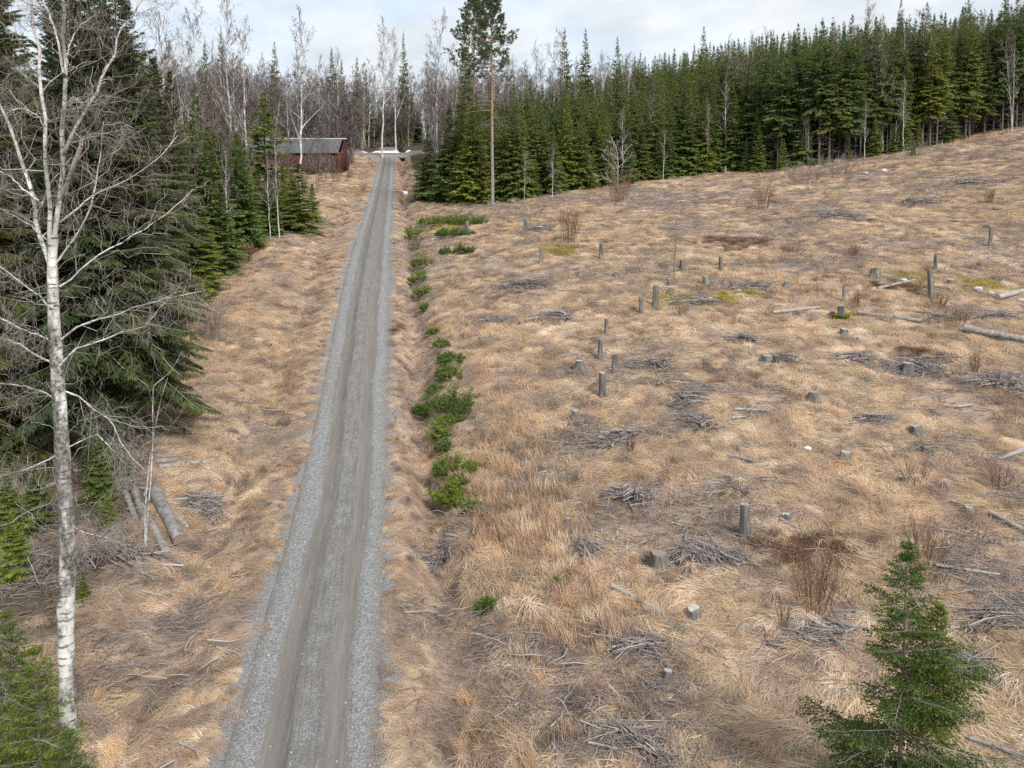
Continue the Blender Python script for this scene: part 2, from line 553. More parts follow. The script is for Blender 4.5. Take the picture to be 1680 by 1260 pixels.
_sd = np.array([0, 4.4, 6, 13, 21, 35, 49, 72, 94, 150, 300, 900])
_sh = np.array([0, 0.0, 0.35, 1.15, 1.75, 2.45, 3.3, 6.5, 9.5, 14.0, 20.0, 20.0])
_fd = np.arange(0, 900, 0.25)
_fs = np.interp(_fd, _sd, _sh)
_fs = np.convolve(np.pad(_fs, 8, mode='edge'), np.ones(17) / 17, mode='valid')


def height(x, y, fine=True):
    x = np.asarray(x, float); y = np.asarray(y, float)
    d = x - road_x(y)
    z = road_z(y)
    z = z + np.where(d > 0, np.interp(d, _fd, _fs), 0)
    far = sstep(95, 125, y)
    z = z - 0.75 * np.exp(-((d - 3.55 - 0.25 * np.sin(y * 0.11)) / 0.75) ** 2) * (1 + 0.9 * far)
    z = z - 0.45 * np.exp(-((d + 4.3) / 1.0) ** 2)
    z = z + 0.25 * sstep(5, 9, -d) - 0.5 * sstep(15, 40, -d) * (1 - sstep(100, 150, y))
    z = z + 11.0 * sstep(165, 280, y) * sstep(0, 120, -d) + 6 * sstep(175, 330, y) * np.exp(-((d + 10) / 50) ** 2)
    off = sstep(2.2, 4.5, np.abs(d))
    z = z + off * (0.9 * (fbm(x, y, 14.0, 3, 3.3) - 0.5) * sstep(5, 14, np.abs(d)))
    if fine:
        z = z + sstep(1.9, 2.6, np.abs(d)) * (0.30 * (fbm(x, y, 3.2, 3, 9.1) - 0.5) + 0.34 * (fbm(x, y, 1.05, 3, 1.7) - 0.5)) * (1 - 0.5 * sstep(100, 200, y))
    z = z - 0.10 * (1 - sstep(1.55, 1.85, np.abs(d) + 0.22 * (fbm(x, y, 0.8, 3, 5.0) - 0.5))) * (y < 190)
    return z


def ray(px, py):
    u = (px - PX) / F; v = (py - PY) / F
    return np.array([u, math.cos(TH) - v * math.sin(TH), -math.sin(TH) - v * math.cos(TH)])


def at(px, py, ymin=8.0, ymax=400.0):
    """the ground point seen at a photo pixel"""
    r = ray(px, py); r = r / r[1]
    ys = np.arange(ymin, ymax, 0.1)
    zr = CZ + r[2] * ys
    g = height(r[0] * ys, ys, False)
    below = np.nonzero(zr < g)[0]
    i = below[0] if len(below) else len(ys) - 1
    return np.array([r[0] * ys[i], ys[i], float(height(r[0] * ys[i], ys[i]))])


def depth_of(p):
    return p[1] * math.cos(TH) + (CZ - p[2]) * math.sin(TH)


def ppm(p):
    """photo pixels per metre at a point"""
    return F / depth_of(p)


def on_y(px, py, y):
    r = ray(px, py)
    return np.array([0, 0, CZ]) + r * (y / r[1])


def G(x, y):
    return float(height(x, y))

# ---------------------------------------------------------------- ground and roads
def axis(*segs):
    out = []
    for a, b, s in segs:
        out.append(np.arange(a, b, s))
    return np.concatenate(out)


RY = axis((-60, -15, 3), (-15, 8, 1.0), (8, 45, 0.2), (45, 80, 0.35), (80, 130, 0.6), (130, 190, 1.2), (190, 330, 5), (330, 3000, 60))
RD = axis((-1200, -300, 60), (-300, -100, 8), (-100, -40, 1.6), (-40, -14, 0.5), (-14, -2.6, 0.22), (-2.6, 2.6, 0.13), (2.6, 16, 0.2), (16, 45, 0.4), (45, 110, 0.8),
          (110, 160, 2.5), (160, 400, 12), (400, 1500, 70))


def grid(name, D, Y, zf, extra=None, mat_=None):
    dd, yy = np.meshgrid(D, Y)
    xx = dd + road_x(yy)
    zz = zf(xx, yy, dd)
    V = np.stack([xx, yy, zz], -1).reshape(-1, 3)
    r, c = dd.shape
    i = np.arange(r - 1)[:, None] * c + np.arange(c - 1)[None]
    Q = np.stack([i, i + 1, i + c + 1, i + c], -1).reshape(-1, 4)
    g = Geo(); g.add(V, Q=Q)
    me = g.mesh(name, [mat_], True)
    a = me.attributes.new("d", 'FLOAT', 'POINT'); a.data.foreach_set("value", dd.astype(np.float32).ravel())
    if extra is not None:
        z = extra(xx.ravel(), yy.ravel(), dd.ravel())
        a = me.attributes.new("zone", 'FLOAT_COLOR', 'POINT')
        a.data.foreach_set("color", np.concatenate([z, np.ones((len(z), 1))], 1).astype(np.float32).ravel())
    return link(name, me)


# forest edge on the right, as world x -> y
_ex = []
for px, py in ((690, 338), (760, 338), (830, 334), (900, 322), (980, 312), (1060, 300), (1160, 287), (1260, 283), (1340, 274), (1420, 262), (1480, 252), (1560, 236), (1620, 222), (1680, 210)):
    p = at(px, py)
    _ex.append((p[0], p[1]))
_ex = np.array(sorted(_ex))
print("forest edge", np.round(_ex, 1).tolist())


def edge_y(x):
    return np.interp(x, _ex[:, 0], _ex[:, 1])


def in_forest(x, y):
    d = x - road_x(y)
    right = (y > edge_y(x)) & (d > 5.5)
    return right | (y > 192)


def left_wood(x, y):
    d = x - road_x(y)
    lim = np.interp(y, [0, 12, 20, 28, 40, 60, 80, 100, 140, 150], [-6.0, -6.0, -6.8, -7.6, -9.5, -10.5, -12, -14, -16, -30])
    return d < lim


MOSS = [(1150, 490, 75, 16), (1600, 466, 60, 12), (1500, 455, 35, 8), (920, 412, 42, 10), (735, 375, 30, 8), (1385, 512, 28, 7), (1630, 470, 40, 8), (1240, 485, 40, 10)]
RUST = [(1205, 398, 60, 9), (1505, 583, 32, 12), (400, 410, 30, 10), (1330, 900, 90, 14), (1480, 470, 50, 6), (640, 560, 6, 40)]


def blob(x, y, L):
    m = np.zeros_like(x)
    for px, py, w, h in L:
        c = at(px, py)
        a = at(px, py - h); b = at(px, py + h)
        ry = max(0.8, abs(a[1] - b[1]) / 2); rx = w / ppm(c)
        m = np.maximum(m, 1.15 * np.exp(-(((x - c[0]) / rx) ** 2 + ((y - c[1]) / ry) ** 2)))
    return m


def zones(x, y, d):
    f = np.clip(in_forest(x, y).astype(float) * sstep(0, 3, y - edge_y(x)) + (y > 196), 0, 1)
    f = np.maximum(f, 0.85 * left_wood(x, y) * sstep(0.36, 0.5, fbm(x, y, 2.5, 3)))
    return np.stack([f, blob(x, y, MOSS), blob(x, y, RUST)], 1)


tag(grid("ground", RD, RY, lambda x, y, d: height(x, y), zones, M['ground']), kind="structure")


def road_surface(x, y, d):
    z = road_z(y) + 0.05 * (1 - (d / 1.8) ** 2) - 0.05 * np.exp(-((np.abs(d) - 0.72) / 0.24) ** 2)
    z = z + 0.03 * (fbm(x, y, 1.2, 3, 2.2) - 0.5)
    return z - 0.16 * sstep(1.62, 2.02, np.abs(d)) - 0.02


YR = axis((-40, 8, 0.8), (8, 45, 0.25), (45, 90, 0.5), (90, 183.5, 0.8))
tag(grid("gravel_road", np.linspace(-2.1, 2.1, 43), YR, road_surface, None, M['road']), kind="structure")

# the crossing road at the top of the lane: same gravel, runs across
g = Geo()
cx = np.arange(-60, 34, 1.0)
cc = []
for j, o in enumerate(np.linspace(-2.4, 2.4, 13)):
    yy = 186.0 + 0.03 * (cx + 30) + o + 0.004 * (cx + 30) ** 2 * 0.2
    zz = np.interp(yy, _fy, _fz) + CZ + 0.22 + 0.05 * (1 - (o / 2.4) ** 2) - 0.5 * (abs(o) > 2.3)
    zz = np.maximum(zz, height(cx, yy, False) + 0.16 - 0.5 * (abs(o) > 2.3))
    cc.append(np.stack([cx, yy, zz], 1))
V = np.stack(cc, 0)
r, c = V.shape[:2]
i = np.arange(r - 1)[:, None] * c + np.arange(c - 1)[None]
g.add(V.reshape(-1, 3), Q=np.stack([i, i + 1, i + c + 1, i + c], -1).reshape(-1, 4))
me = g.mesh("crossing_road", [M['road']], True)
a = me.attributes.new("d", 'FLOAT', 'POINT')
a.data.foreach_set("value", np.repeat(np.linspace(-1.7, 1.7, 13), len(cx)).astype(np.float32))
tag(link("crossing_road", me), kind="structure")

# ---------------------------------------------------------------- scattered stuff: grass, stones
LIB = bpy.data.collections          # source meshes live in collections that are not in the scene


def scatter(name, P, rot, scl, idx, col, sources):
    src = LIB.new(name + "_kinds")
    for k, me in enumerate(sources):
        o = bpy.data.objects.new("%s_%02d" % (name, k), me)
        src.objects.link(o)
    me = bpy.data.meshes.new(name)
    n = len(P)
    me.vertices.add(n); me.vertices.foreach_set("co", np.asarray(P, np.float32).ravel())
    for nm, ty, fld, v in (("rot", 'FLOAT_VECTOR', "vector", rot), ("scl", 'FLOAT_VECTOR', "vector", scl), ("idx", 'INT', "value", idx),
                           ("col", 'FLOAT_COLOR', "color", np.concatenate([col, np.ones((n, 1))], 1))):
        a = me.attributes.new(nm, ty, 'POINT')
        a.data.foreach_set(fld, np.ascontiguousarray(v, np.int32 if ty == 'INT' else np.float32).ravel())
    o = link(name, me)
    ng = bpy.data.node_groups.new(name, 'GeometryNodeTree')
    ng.interface.new_socket("Geometry", in_out='INPUT', socket_type='NodeSocketGeometry')
    ng.interface.new_socket("Geometry", in_out='OUTPUT', socket_type='NodeSocketGeometry')
    gi = ng.nodes.new("NodeGroupInput"); go = ng.nodes.new("NodeGroupOutput")
    ip = ng.nodes.new("GeometryNodeInstanceOnPoints")
    ci = ng.nodes.new("GeometryNodeCollectionInfo")
    ci.inputs["Collection"].default_value = src
    ci.inputs["Separate Children"].default_value = True
    ci.inputs["Reset Children"].default_value = True
    ip.inputs["Pick Instance"].default_value = True

    def na(nm, ty):
        q = ng.nodes.new("GeometryNodeInputNamedAttribute"); q.data_type = ty
        q.inputs["Name"].default_value = nm
        return q.outputs["Attribute"]
    er = ng.nodes.new("FunctionNodeEulerToRotation")
    L = ng.links
    L.new(gi.outputs[0], ip.inputs["Points"]); L.new(ci.outputs[0], ip.inputs["Instance"])
    L.new(na("idx", 'INT'), ip.inputs["Instance Index"])
    L.new(na("rot", 'FLOAT_VECTOR'), er.inputs[0]); L.new(er.outputs[0], ip.inputs["Rotation"])
    L.new(na("scl", 'FLOAT_VECTOR'), ip.inputs["Scale"])
    L.new(ip.outputs[0], go.inputs[0])
    md = o.modifiers.new("scatter", 'NODES'); md.node_group = ng
    return tag(o, kind="stuff")


R_ = np.random.RandomState(11)


def tuft(kind, seed, nb):
    r = np.random.RandomState(seed)
    k = 5
    t = np.linspace(0, 1, k)[None, :]
    if kind == 'lodged':          # combed over to +X
        a = r.normal(0, 0.30, nb); L = r.uniform(0.5, 1.15, nb); h = r.uniform(0.03, 0.19, nb)
        b = np.stack([r.normal(0, 0.13, nb), r.normal(0, 0.17, nb)], 1)
        z = h[:, None] * np.sin(np.pi * np.clip(t * 1.15, 0, 1) ** 0.8) + 0.03 + r.uniform(0, 0.05, nb)[:, None]
        rad = L[:, None] * t
    elif kind == 'upright':
        a = r.uniform(0, 2 * math.pi, nb); L = r.uniform(0.2, 0.62, nb); ln = r.uniform(0.1, 0.6, nb)
        b = r.normal(0, 0.13, (nb, 2))
        rad = (L * ln)[:, None] * t ** 1.7
        z = (L * np.sqrt(np.maximum(0.1, 1 - ln ** 2)))[:, None] * (t - 0.25 * ln[:, None] * t ** 3)
    elif kind == 'mat':           # flat tangled litter
        a = r.uniform(0, 2 * math.pi, nb); L = r.uniform(0.2, 0.6, nb)
        b = r.normal(0, 0.28, (nb, 2))
        rad = L[:, None] * t
        z = 0.02 + r.uniform(0, 0.08, nb)[:, None] + r.uniform(0, 0.06, nb)[:, None] * np.sin(np.pi * t)
    else:                         # tussock, drooping all round
        a = r.uniform(0, 2 * math.pi, nb); L = r.uniform(0.35, 0.75, nb)
        b = r.normal(0, 0.05, (nb, 2))
        rad = L[:, None] * t
        z = 0.10 + (0.30 * r.uniform(0.6, 1.2, nb))[:, None] * np.sin(np.pi * np.clip(0.35 + t * 0.62, 0, 1)) - 0.08
    cv = r.normal(0, 0.5, nb)[:, None] * t
    P = np.stack([b[:, :1] + rad * np.cos(a[:, None] + cv), b[:, 1:] + rad * np.sin(a[:, None] + cv), z], -1)
    W = r.uniform(0.0030, 0.0075, nb)[:, None] * np.array([1, 1, 0.9, 0.65, 0.1])[None]
    sd = np.stack([-np.sin(a), np.cos(a), r.normal(0, 0.5, nb)], 1)
    sd /= np.linalg.norm(sd, axis=1, keepdims=True)
    g = Geo(); g.ribbons(P, W, sd, tone=np.clip(r.normal(0.5, 0.15, nb), 0, 1))
    return g.mesh("grass_" + kind, [M['grass']])


tufts = [tuft('lodged', 1, 120), tuft('lodged', 2, 120), tuft('lodged', 3, 95), tuft('upright', 4, 120), tuft('upright', 5, 90), tuft('mat', 6, 100), tuft('mat', 7, 90), tuft('tussock', 8, 90)]

# loose stones on and beside the road
def pebble(seed):
    r = np.random.RandomState(seed)
    V = np.array([(1, 0, 0), (-1, 0, 0), (0, 1, 0), (0, -1, 0), (0, 0, 1), (0, 0, -1)], float) * r.uniform(0.6, 1.2, (6, 1)) + r.normal(0, 0.15, (6, 3))
    T = [(0, 2, 4), (2, 1, 4), (1, 3, 4), (3, 0, 4), (2, 0, 5), (1, 2, 5), (3, 1, 5), (0, 3, 5)]
    g = Geo(); g.add(V, T=T)
    return g.mesh("pebble", [M['pebble']])


n = 9000
yy = 10 + 60 * R_.rand(n) ** 1.6
sg = np.where(R_.rand(n) < 0.5, -1, 1)
dd = sg * (1.45 + R_.normal(0, 0.30, n))
dd = np.where(R_.rand(n) < 0.2, R_.uniform(-1.6, 1.6, n), dd)
xx = dd + road_x(yy)
zz = np.maximum(road_surface(xx, yy, dd), height(xx, yy))
sc = np.interp(R_.rand(n), [0, 0.85, 0.99, 1], [0.010, 0.022, 0.045, 0.07])
gc = np.array([(0.34, 0.345, 0.35)]) * R_.uniform(0.45, 1.15, (n, 1))
scatter("gravel", np.stack([xx, yy, zz + sc * 0.2], 1), R_.uniform(0, 6.28, (n, 3)), np.stack([sc, sc, sc * 0.7], 1), R_.randint(0, 3, n), gc, [pebble(1), pebble(2), pebble(3)])

# twig litter lying everywhere between the tufts
def litter(seed, nb=9, m='slash', fat=1.0):
    r = np.random.RandomState(seed)
    g = Geo()
    a = r.uniform(0, math.pi, nb); L = r.uniform(0.25, 0.9, nb)
    t = np.linspace(-0.5, 0.5, 4)[None]
    bend = r.normal(0, 0.10, nb)[:, None] * (t * 2) ** 2
    c = r.normal(0, 0.35, (nb, 2))
    P = np.stack([c[:, :1] + L[:, None] * (t * np.cos(a)[:, None] - bend * np.sin(a)[:, None]), c[:, 1:] + L[:, None] * (t * np.sin(a)[:, None] + bend * np.cos(a)[:, None]),
                  np.broadcast_to(0.06 + r.uniform(0, 0.12, nb)[:, None], (nb, 4)) + r.normal(0, 0.02, (nb, 4))], -1)
    g.tubes(P, fat * r.uniform(0.005, 0.013, nb)[:, None] * np.array([[1, 1, 0.8, 0.4]]), 3, tone=r.rand(nb))
    return g.mesh("twig_litter", [M[m]])


n = 15000
yy = R_.uniform(0, 1, n) ** 1.25 * 95 + 11
xx = R_.uniform(-1, 1, n) * (0.74 * yy + 6)
dd = xx - road_x(yy)
lit = fbm(xx, yy, 4.5, 4, 6.6)
ok = (np.abs(dd) > 2.4) & ~in_forest(xx, yy) & (R_.rand(n) < np.clip(0.15 + 2.5 * sstep(0.50, 0.63, lit), 0, 1) * np.where(dd < -2.5, 0.4, 1.0)) & (dd > -22)
xx, yy = xx[ok], yy[ok]; n = len(xx)
sc = R_.uniform(0.7, 1.4, n) * np.interp(yy, [12, 60, 110], [0.9, 1.2, 1.7])
scatter("twig_litter", np.stack([xx, yy, height(xx, yy) + 0.01], 1), np.stack([R_.normal(0, 0.1, n), R_.normal(0, 0.1, n), R_.uniform(0, 6.28, n)], 1),
        np.stack([sc, sc, sc], 1), np.where(R_.rand(n) < 0.07, 3, R_.randint(0, 3, n)), np.ones((n, 3)), [litter(1), litter(2), litter(3), litter(4, 2, 'deadwood', 2.2)])

# ---------------------------------------------------------------- tree builders
def unit(v):
    return v / (np.linalg.norm(v, axis=-1, keepdims=True) + 1e-9)


def interp_axis(P, t):
    """P (n,k,3), t (n,) -> point and tangent"""
    k = P.shape[1]
    f = np.clip(t, 0, 0.999) * (k - 1)
    i = f.astype(int); w = (f - i)[:, None]
    r = np.arange(len(P))
    a, b = P[r, i], P[r, i + 1]
    return a * (1 - w) + b * w, unit(b - a)


def grow(P, R, n, t0, t1, ang, lr, r, up=0.0, k=5, rr=0.5, wig=0.08, lmin=0.0):
    """n children along each parent line (m,k,3); returns lines, radii, parent index, t"""
    m = len(P)
    L = np.linalg.norm(np.diff(P, axis=1), axis=2).sum(1)
    pi = np.repeat(np.arange(m), n)
    t = t0 + (t1 - t0) * (np.tile(np.arange(n), m) + r.rand(m * n)) / n
    S, T = interp_axis(P[pi], t)
    rnd = unit(r.normal(size=(m * n, 3)))
    per = unit(np.cross(T, rnd))
    a = np.radians(ang + r.normal(0, 12, m * n))[:, None]
    D = unit(np.cos(a) * T + np.sin(a) * per)
    l = np.maximum(lmin, L[pi] * lr * (1.15 - 0.7 * t) * r.uniform(0.55, 1.25, m * n))
    s = np.linspace(0, 1, k)[None, :, None]
    Q = S[:, None] + D[:, None] * (l[:, None, None] * s)
    Q[:, :, 2] += (up * l)[:, None] * s[:, :, 0] ** 2
    off = np.cumsum(r.normal(0, 1, (m * n, k, 3)), 1) * (wig * l / k)[:, None, None] * 1.6
    off -= off[:, :1]
    Q = Q + off
    pr = R[pi, 0] * (1 - 0.75 * t) if R.ndim == 2 else R[pi]
    q = np.minimum(pr * rr, l * 0.03)[:, None] * np.linspace(1, 0.25, k)[None]
    return Q, q, pi, t


def spruce(seed, H, Rm, clear=0.0, detail='far', dense=1.0, mats=None, deadlow=0.0, lean=0.0, gap=None, prof=0.95, droop=0.35):
    """Norway spruce: returns (trunk mesh, crown mesh, dead branch mesh or None)"""
    r = np.random.RandomState(seed)
    tk = Geo()
    kz = np.linspace(-0.4, H, 12)
    sway = np.cumsum(r.normal(0, 0.012 * H / 12, (12, 2)), 0); sway -= sway[:1]
    sway[:, 0] += lean * np.clip(kz, 0, None) / H
    r0 = 0.0068 * H + 0.018
    P = np.stack([sway[:, 0], sway[:, 1], kz], 1)
    tk.tubes(P, r0 * (1.0 - 0.93 * np.clip(kz / H, 0, 1)) * np.where(kz < 0.3, 1.25, 1), 8 if detail != 'far' else 6)
    zs, z = [], clear
    while z < H * 0.985:
        zs.append(z)
        z += (0.030 * H + 0.10 if detail == 'far' else 0.022 * H + 0.08) * r.uniform(0.75, 1.25) * (1.0 - 0.4 * z / H) / dense
    zs = np.array(zs)
    nb = r.randint(5, 8, len(zs))
    bz = np.repeat(zs, nb) + r.normal(0, (0.005 if detail == 'near' else 0.012) * H, nb.sum())
    bz = np.clip(bz, max(clear, 0.05), H * 0.99)
    phi = np.concatenate([r.uniform(0, 6.28) + np.arange(n) * 2 * math.pi / n + r.normal(0, 0.3, n) for n in nb])
    uu = (bz - clear) / (H - clear)
    l = Rm * (1 - uu) ** (prof if detail != 'far' else 0.82) * r.uniform(0.62, 1.12, len(bz)) * np.interp(uu, [0, 0.12, 0.25, 1], [0.78, 1.0, 1.0, 1.0]) + 0.02 * H * (0.12 + 0.88 * (1 - uu))
    if detail == 'near':
        l *= np.where(r.rand(len(l)) < 0.22, 0.5, 1.0) * r.uniform(0.85, 1.15, len(l))
    if gap is not None:      # a side of the tree where the boughs have died and the trunk shows
        da = np.abs((phi - gap[0] + math.pi) % (2 * math.pi) - math.pi)
        l *= np.where((da < 0.75) & (bz > gap[1]) & (bz < gap[2]), 0.16, 1.0)
    # an uneven outline: some sectors and heights are shorter
    l *= 0.78 + 0.44 * vnoise(bz / H * 9 + seed * 3.1, phi * 1.1 + seed)
    e0 = np.radians(np.interp(uu, [0, 0.3, 0.7, 1], [-14, 2, 26, 58]) + r.normal(0, 7, len(bz)))
    k = 6
    s = np.linspace(0, 1, k)[None]
    h = l[:, None] * (np.cos(e0)[:, None] * s)
    v = l[:, None] * (np.sin(e0)[:, None] * s - droop * (1 - uu)[:, None] * s ** 1.8 + (0.16 * (1 - uu))[:, None] * s ** 4)
    tx = np.interp(bz, kz, sway[:, 0]); ty = np.interp(bz, kz, sway[:, 1])
    A = np.stack([tx[:, None] + h * np.cos(phi)[:, None], ty[:, None] + h * np.sin(phi)[:, None], bz[:, None] + v], -1)
    A = A + np.cumsum(r.normal(0, 0.012, A.shape), 1) * l[:, None, None]
    cr = Geo()
    br = np.minimum(0.012 * l + 0.004, r0 * 0.35)
    cr.tubes(A, br[:, None] * np.linspace(1, 0.25, k)[None], 3, mat=1, tone=r.rand(len(A)))
    # laterals
    per = np.clip((l / {'far': 0.22, 'mid': 0.15, 'near': 0.075}[detail]).astype(int), 3, 34)
    pi = np.repeat(np.arange(len(A)), per * 2)
    sidx = np.concatenate([np.arange(2 * p) for p in per])
    t = 0.12 + 0.88 * (sidx // 2 + r.rand(len(sidx))) / np.repeat(per, per * 2)
    sg = np.where(sidx % 2 == 0, 1.0, -1.0)
    S, T = interp_axis(A[pi], t)
    up = np.array([[0, 0, 1.0]])
    sd = unit(np.cross(T, np.broadcast_to(up, T.shape)))
    an = np.radians(r.uniform(38, 70, len(t)))[:, None]
    D = np.cos(an) * T + np.sin(an) * sd * sg[:, None]
    D[:, 2] -= r.uniform(0.05, 0.55, len(t)) * (1.15 - uu[pi])
    D = unit(D)
    ll = ((0.5 if detail == 'near' else 0.38) * l[pi] * (1.08 - t) * r.uniform(0.6, 1.2, len(t)) + {'far': 0.16, 'mid': 0.12, 'near': 0.07}[detail] * (1.1 - 0.75 * uu[pi]))
    ll = np.minimum(ll, {'far': 1.2, 'mid': 0.95, 'near': 0.75}[detail])
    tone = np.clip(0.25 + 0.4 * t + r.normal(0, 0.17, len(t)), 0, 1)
    if detail == 'far':
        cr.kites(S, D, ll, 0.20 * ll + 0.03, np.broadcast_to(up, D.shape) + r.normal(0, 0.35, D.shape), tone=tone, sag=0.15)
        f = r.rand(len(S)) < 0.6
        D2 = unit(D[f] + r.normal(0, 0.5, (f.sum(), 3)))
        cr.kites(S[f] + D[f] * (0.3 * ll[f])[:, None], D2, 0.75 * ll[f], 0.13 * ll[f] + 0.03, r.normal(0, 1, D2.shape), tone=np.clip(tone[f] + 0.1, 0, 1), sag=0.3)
    elif detail == 'mid':
        ns = 7
        qi = np.repeat(np.arange(len(S)), ns)
        tt = (np.tile(np.arange(ns), len(S)) + r.rand(len(qi))) / ns
        s2 = np.where(np.tile(np.arange(ns), len(S)) % 2 == 0, 1.0, -1.0)
        S2 = S[qi] + D[qi] * (ll[qi] * tt)[:, None]
        sd2 = unit(np.cross(D[qi], np.broadcast_to(up, (len(qi), 3))))
        D2 = D[qi] * 0.8 + sd2 * (s2 * r.uniform(0.3, 1.0, len(qi)))[:, None]
        D2[:, 2] -= r.uniform(0.0, 0.7, len(qi))
        D2 = unit(D2)
        l2 = 0.42 * ll[qi] * (1.1 - tt) + 0.10
        cr.kites(S2, D2, l2, 0.10 * l2 + 0.010, r.normal(0, 0.5, D2.shape) + up, tone=np.clip(tone[qi] + r.normal(0, 0.12, len(qi)), 0, 1), sag=0.15)
        cr.kites(S, D, ll, 0.05 * ll + 0.015, np.broadcast_to(up, D.shape) + 0 * D, tone=tone)
    else:
        # shoots on laterals, each shoot a brush of needles
        ns = np.clip((ll / 0.065).astype(int), 2, 9)
        qi = np.repeat(np.arange(len(S)), ns)
        q = np.concatenate([np.arange(p) for p in ns])
        tt = (q + r.rand(len(qi))) / ns[qi]
        s2 = np.where(q % 2 == 0, 1.0, -1.0)
        S2 = S[qi] + D[qi] * (ll[qi] * tt)[:, None]
        sd2 = unit(np.cross(D[qi], np.broadcast_to(up, (len(qi), 3))))
        D2 = D[qi] + sd2 * (s2 * r.uniform(0.35, 1.1, len(qi)))[:, None]
        D2[:, 2] -= r.uniform(-0.1, 0.45, len(qi))
        D2 = unit(D2)
        l2 = 0.4 * ll[qi] * (1.1 - tt) + 0.05
        tn = np.clip(tone[qi] + 0.12 * tt + r.normal(0, 0.1, len(qi)), 0, 1)
        S2 = np.concatenate([S2, S]); D2 = np.concatenate([D2, D]); l2 = np.concatenate([l2, ll]); tn = np.concatenate([tn, tone])
        nn = np.clip((l2 / 0.022).astype(int), 3, 16)
        wi = np.repeat(np.arange(len(S2)), nn)
        q = np.concatenate([np.arange(p) for p in nn])
        t3 = (q + r.rand(len(wi))) / nn[wi]
        S3 = S2[wi] + D2[wi] * (l2[wi] * t3)[:, None]
        D3 = unit(D2[wi] * 0.9 + unit(r.normal(size=(len(wi), 3))) * 0.8)
        ln = r.uniform(0.030, 0.060, len(wi))
        sd3 = unit(np.cross(D3, r.normal(size=(len(wi), 3)))) * (0.0105 * r.uniform(0.8, 1.3, len(wi)))[:, None]
        V = np.stack([S3 - sd3, S3 + sd3, S3 + D3 * ln[:, None]], 1)
        cr.add(V, T=np.arange(len(V) * 3).reshape(-1, 3), tone=np.repeat(np.clip(tn[wi] + r.normal(0, 0.1, len(wi)), 0, 1), 3))
        cr.tubes(np.stack([S, S + D * (0.6 * ll)[:, None]], 1), np.tile([0.004, 0.002], (len(S), 1)), 3, mat=1, tone=0.6)
    dead = None
    if clear > 1.0 or deadlow > 0:
        dz = r.uniform(0.8, clear + 0.25 * (H - clear) + deadlow * H, int((clear + deadlow * H) * (16 if detail == 'mid' else 9)))
        ph = r.uniform(0, 6.28, len(dz))
        l = Rm * r.uniform(0.25, 0.75, len(dz))
        s = np.linspace(0, 1, 5)[None]
        A = np.stack([np.cos(ph)[:, None] * l[:, None] * s, np.sin(ph)[:, None] * l[:, None] * s, dz[:, None] + l[:, None] * (0.05 * s - r.uniform(0.1, 0.5, len(dz))[:, None] * s ** 2)], -1)
        dg = Geo()
        dg.tubes(A, 0.013 * np.linspace(1, 0.4, 5)[None] * np.ones((len(A), 1)), 3, tone=r.rand(len(A)))
        B, q, _, _ = grow(A, np.full((len(A), 5), 0.012), 5 if detail == 'far' else 9, 0.2, 1, 55, 0.35, r, up=-0.25, k=3, rr=0.6)
        dg.ribbons(B, np.full(B.shape[:2], 0.012 if detail == 'far' else 0.006), tone=r.rand(len(B)))
        dead = dg.mesh("dead_branches", [M['twig_grey']])
    mats = mats or M['needles']
    return tk.mesh("trunk", [M['spruce_bark']], True), cr.mesh("crown", [mats, M['twig_grey']]), dead


def bare_tree(seed, H, spread=0.22, r0=None, stems=1, bark='birch_bark_far', twig='twig', fork=0.45, nl=18, n2=7, n3=5, n4=4, tw=0.011, up=0.12, ang=42, lean=0.0, t0=0.3, droop=-0.05):
    """leafless tree: trunk(s), limbs, twigs"""
    r = np.random.RandomState(seed)
    r0 = r0 or 0.0085 * H + 0.02
    tk, cr = Geo(), Geo()
    k = 12
    s = np.linspace(0, 1, k)
    P = []
    for j in range(stems):
        a = r.uniform(0, 6.28)
        off = 0.0 if stems == 1 else 0.16
        sw = np.cumsum(r.normal(0, 0.013 * H / 3, (k, 2)), 0); sw -= sw[:1]
        ln = (lean + (0 if stems == 1 else r.uniform(0.05, 0.22))) * H
        h = H * (1 if j == 0 else r.uniform(0.7, 1.0))
        P.append(np.stack([off * math.cos(a) + sw[:, 0] + ln * math.cos(a) * s ** 1.3, off * math.sin(a) + sw[:, 1] + ln * math.sin(a) * s ** 1.3, -0.3 + (h + 0.3) * s], 1))
    P = np.array(P)
    R = (r0 / math.sqrt(stems)) * (1 - 0.92 * s)[None] * np.ones((stems, 1))
    tk.tubes(P, R, 6, tone=np.full(stems, 0.0))
    A, ra, pi, t = grow(P, R, nl, t0, 0.98, ang, spread, r, up=up, k=6, rr=0.5, wig=0.12)
    cr.tubes(A, np.maximum(ra, 0.008), 4, mat=0, tone=np.clip(1.1 - ra[:, 0] / 0.05, 0.3, 1))
    B, rb, _, _ = grow(A, np.maximum(ra, 0.02), n2, 0.15, 1, 42, 0.5, r, up=up * 0.6, k=4, rr=0.6, wig=0.12)
    B = np.concatenate([B]); cr.ribbons(B, np.maximum(rb, tw), tone=r.rand(len(B)) * 0.8, mat=1)
    C, rc, _, _ = grow(B, np.maximum(rb, 0.01), n3, 0.15, 1, 40, 0.6, r, up=droop, k=3, rr=0.7, wig=0.1, lmin=0.25)
    cr.ribbons(C, np.full(C.shape[:2], tw * 0.8), tone=r.rand(len(C)), mat=1)
    if n4:
        E, re, _, _ = grow(C, np.full(C.shape[:2], 0.008), n4, 0.2, 1, 38, 0.7, r, up=droop * 2, k=3, rr=0.7, wig=0.1, lmin=0.25)
        cr.ribbons(E, np.full(E.shape[:2], tw * 0.65), tone=r.rand(len(E)), mat=1)
    return tk.mesh("trunk", [M[bark]], True), cr.mesh("crown", [M[bark], M[twig]])


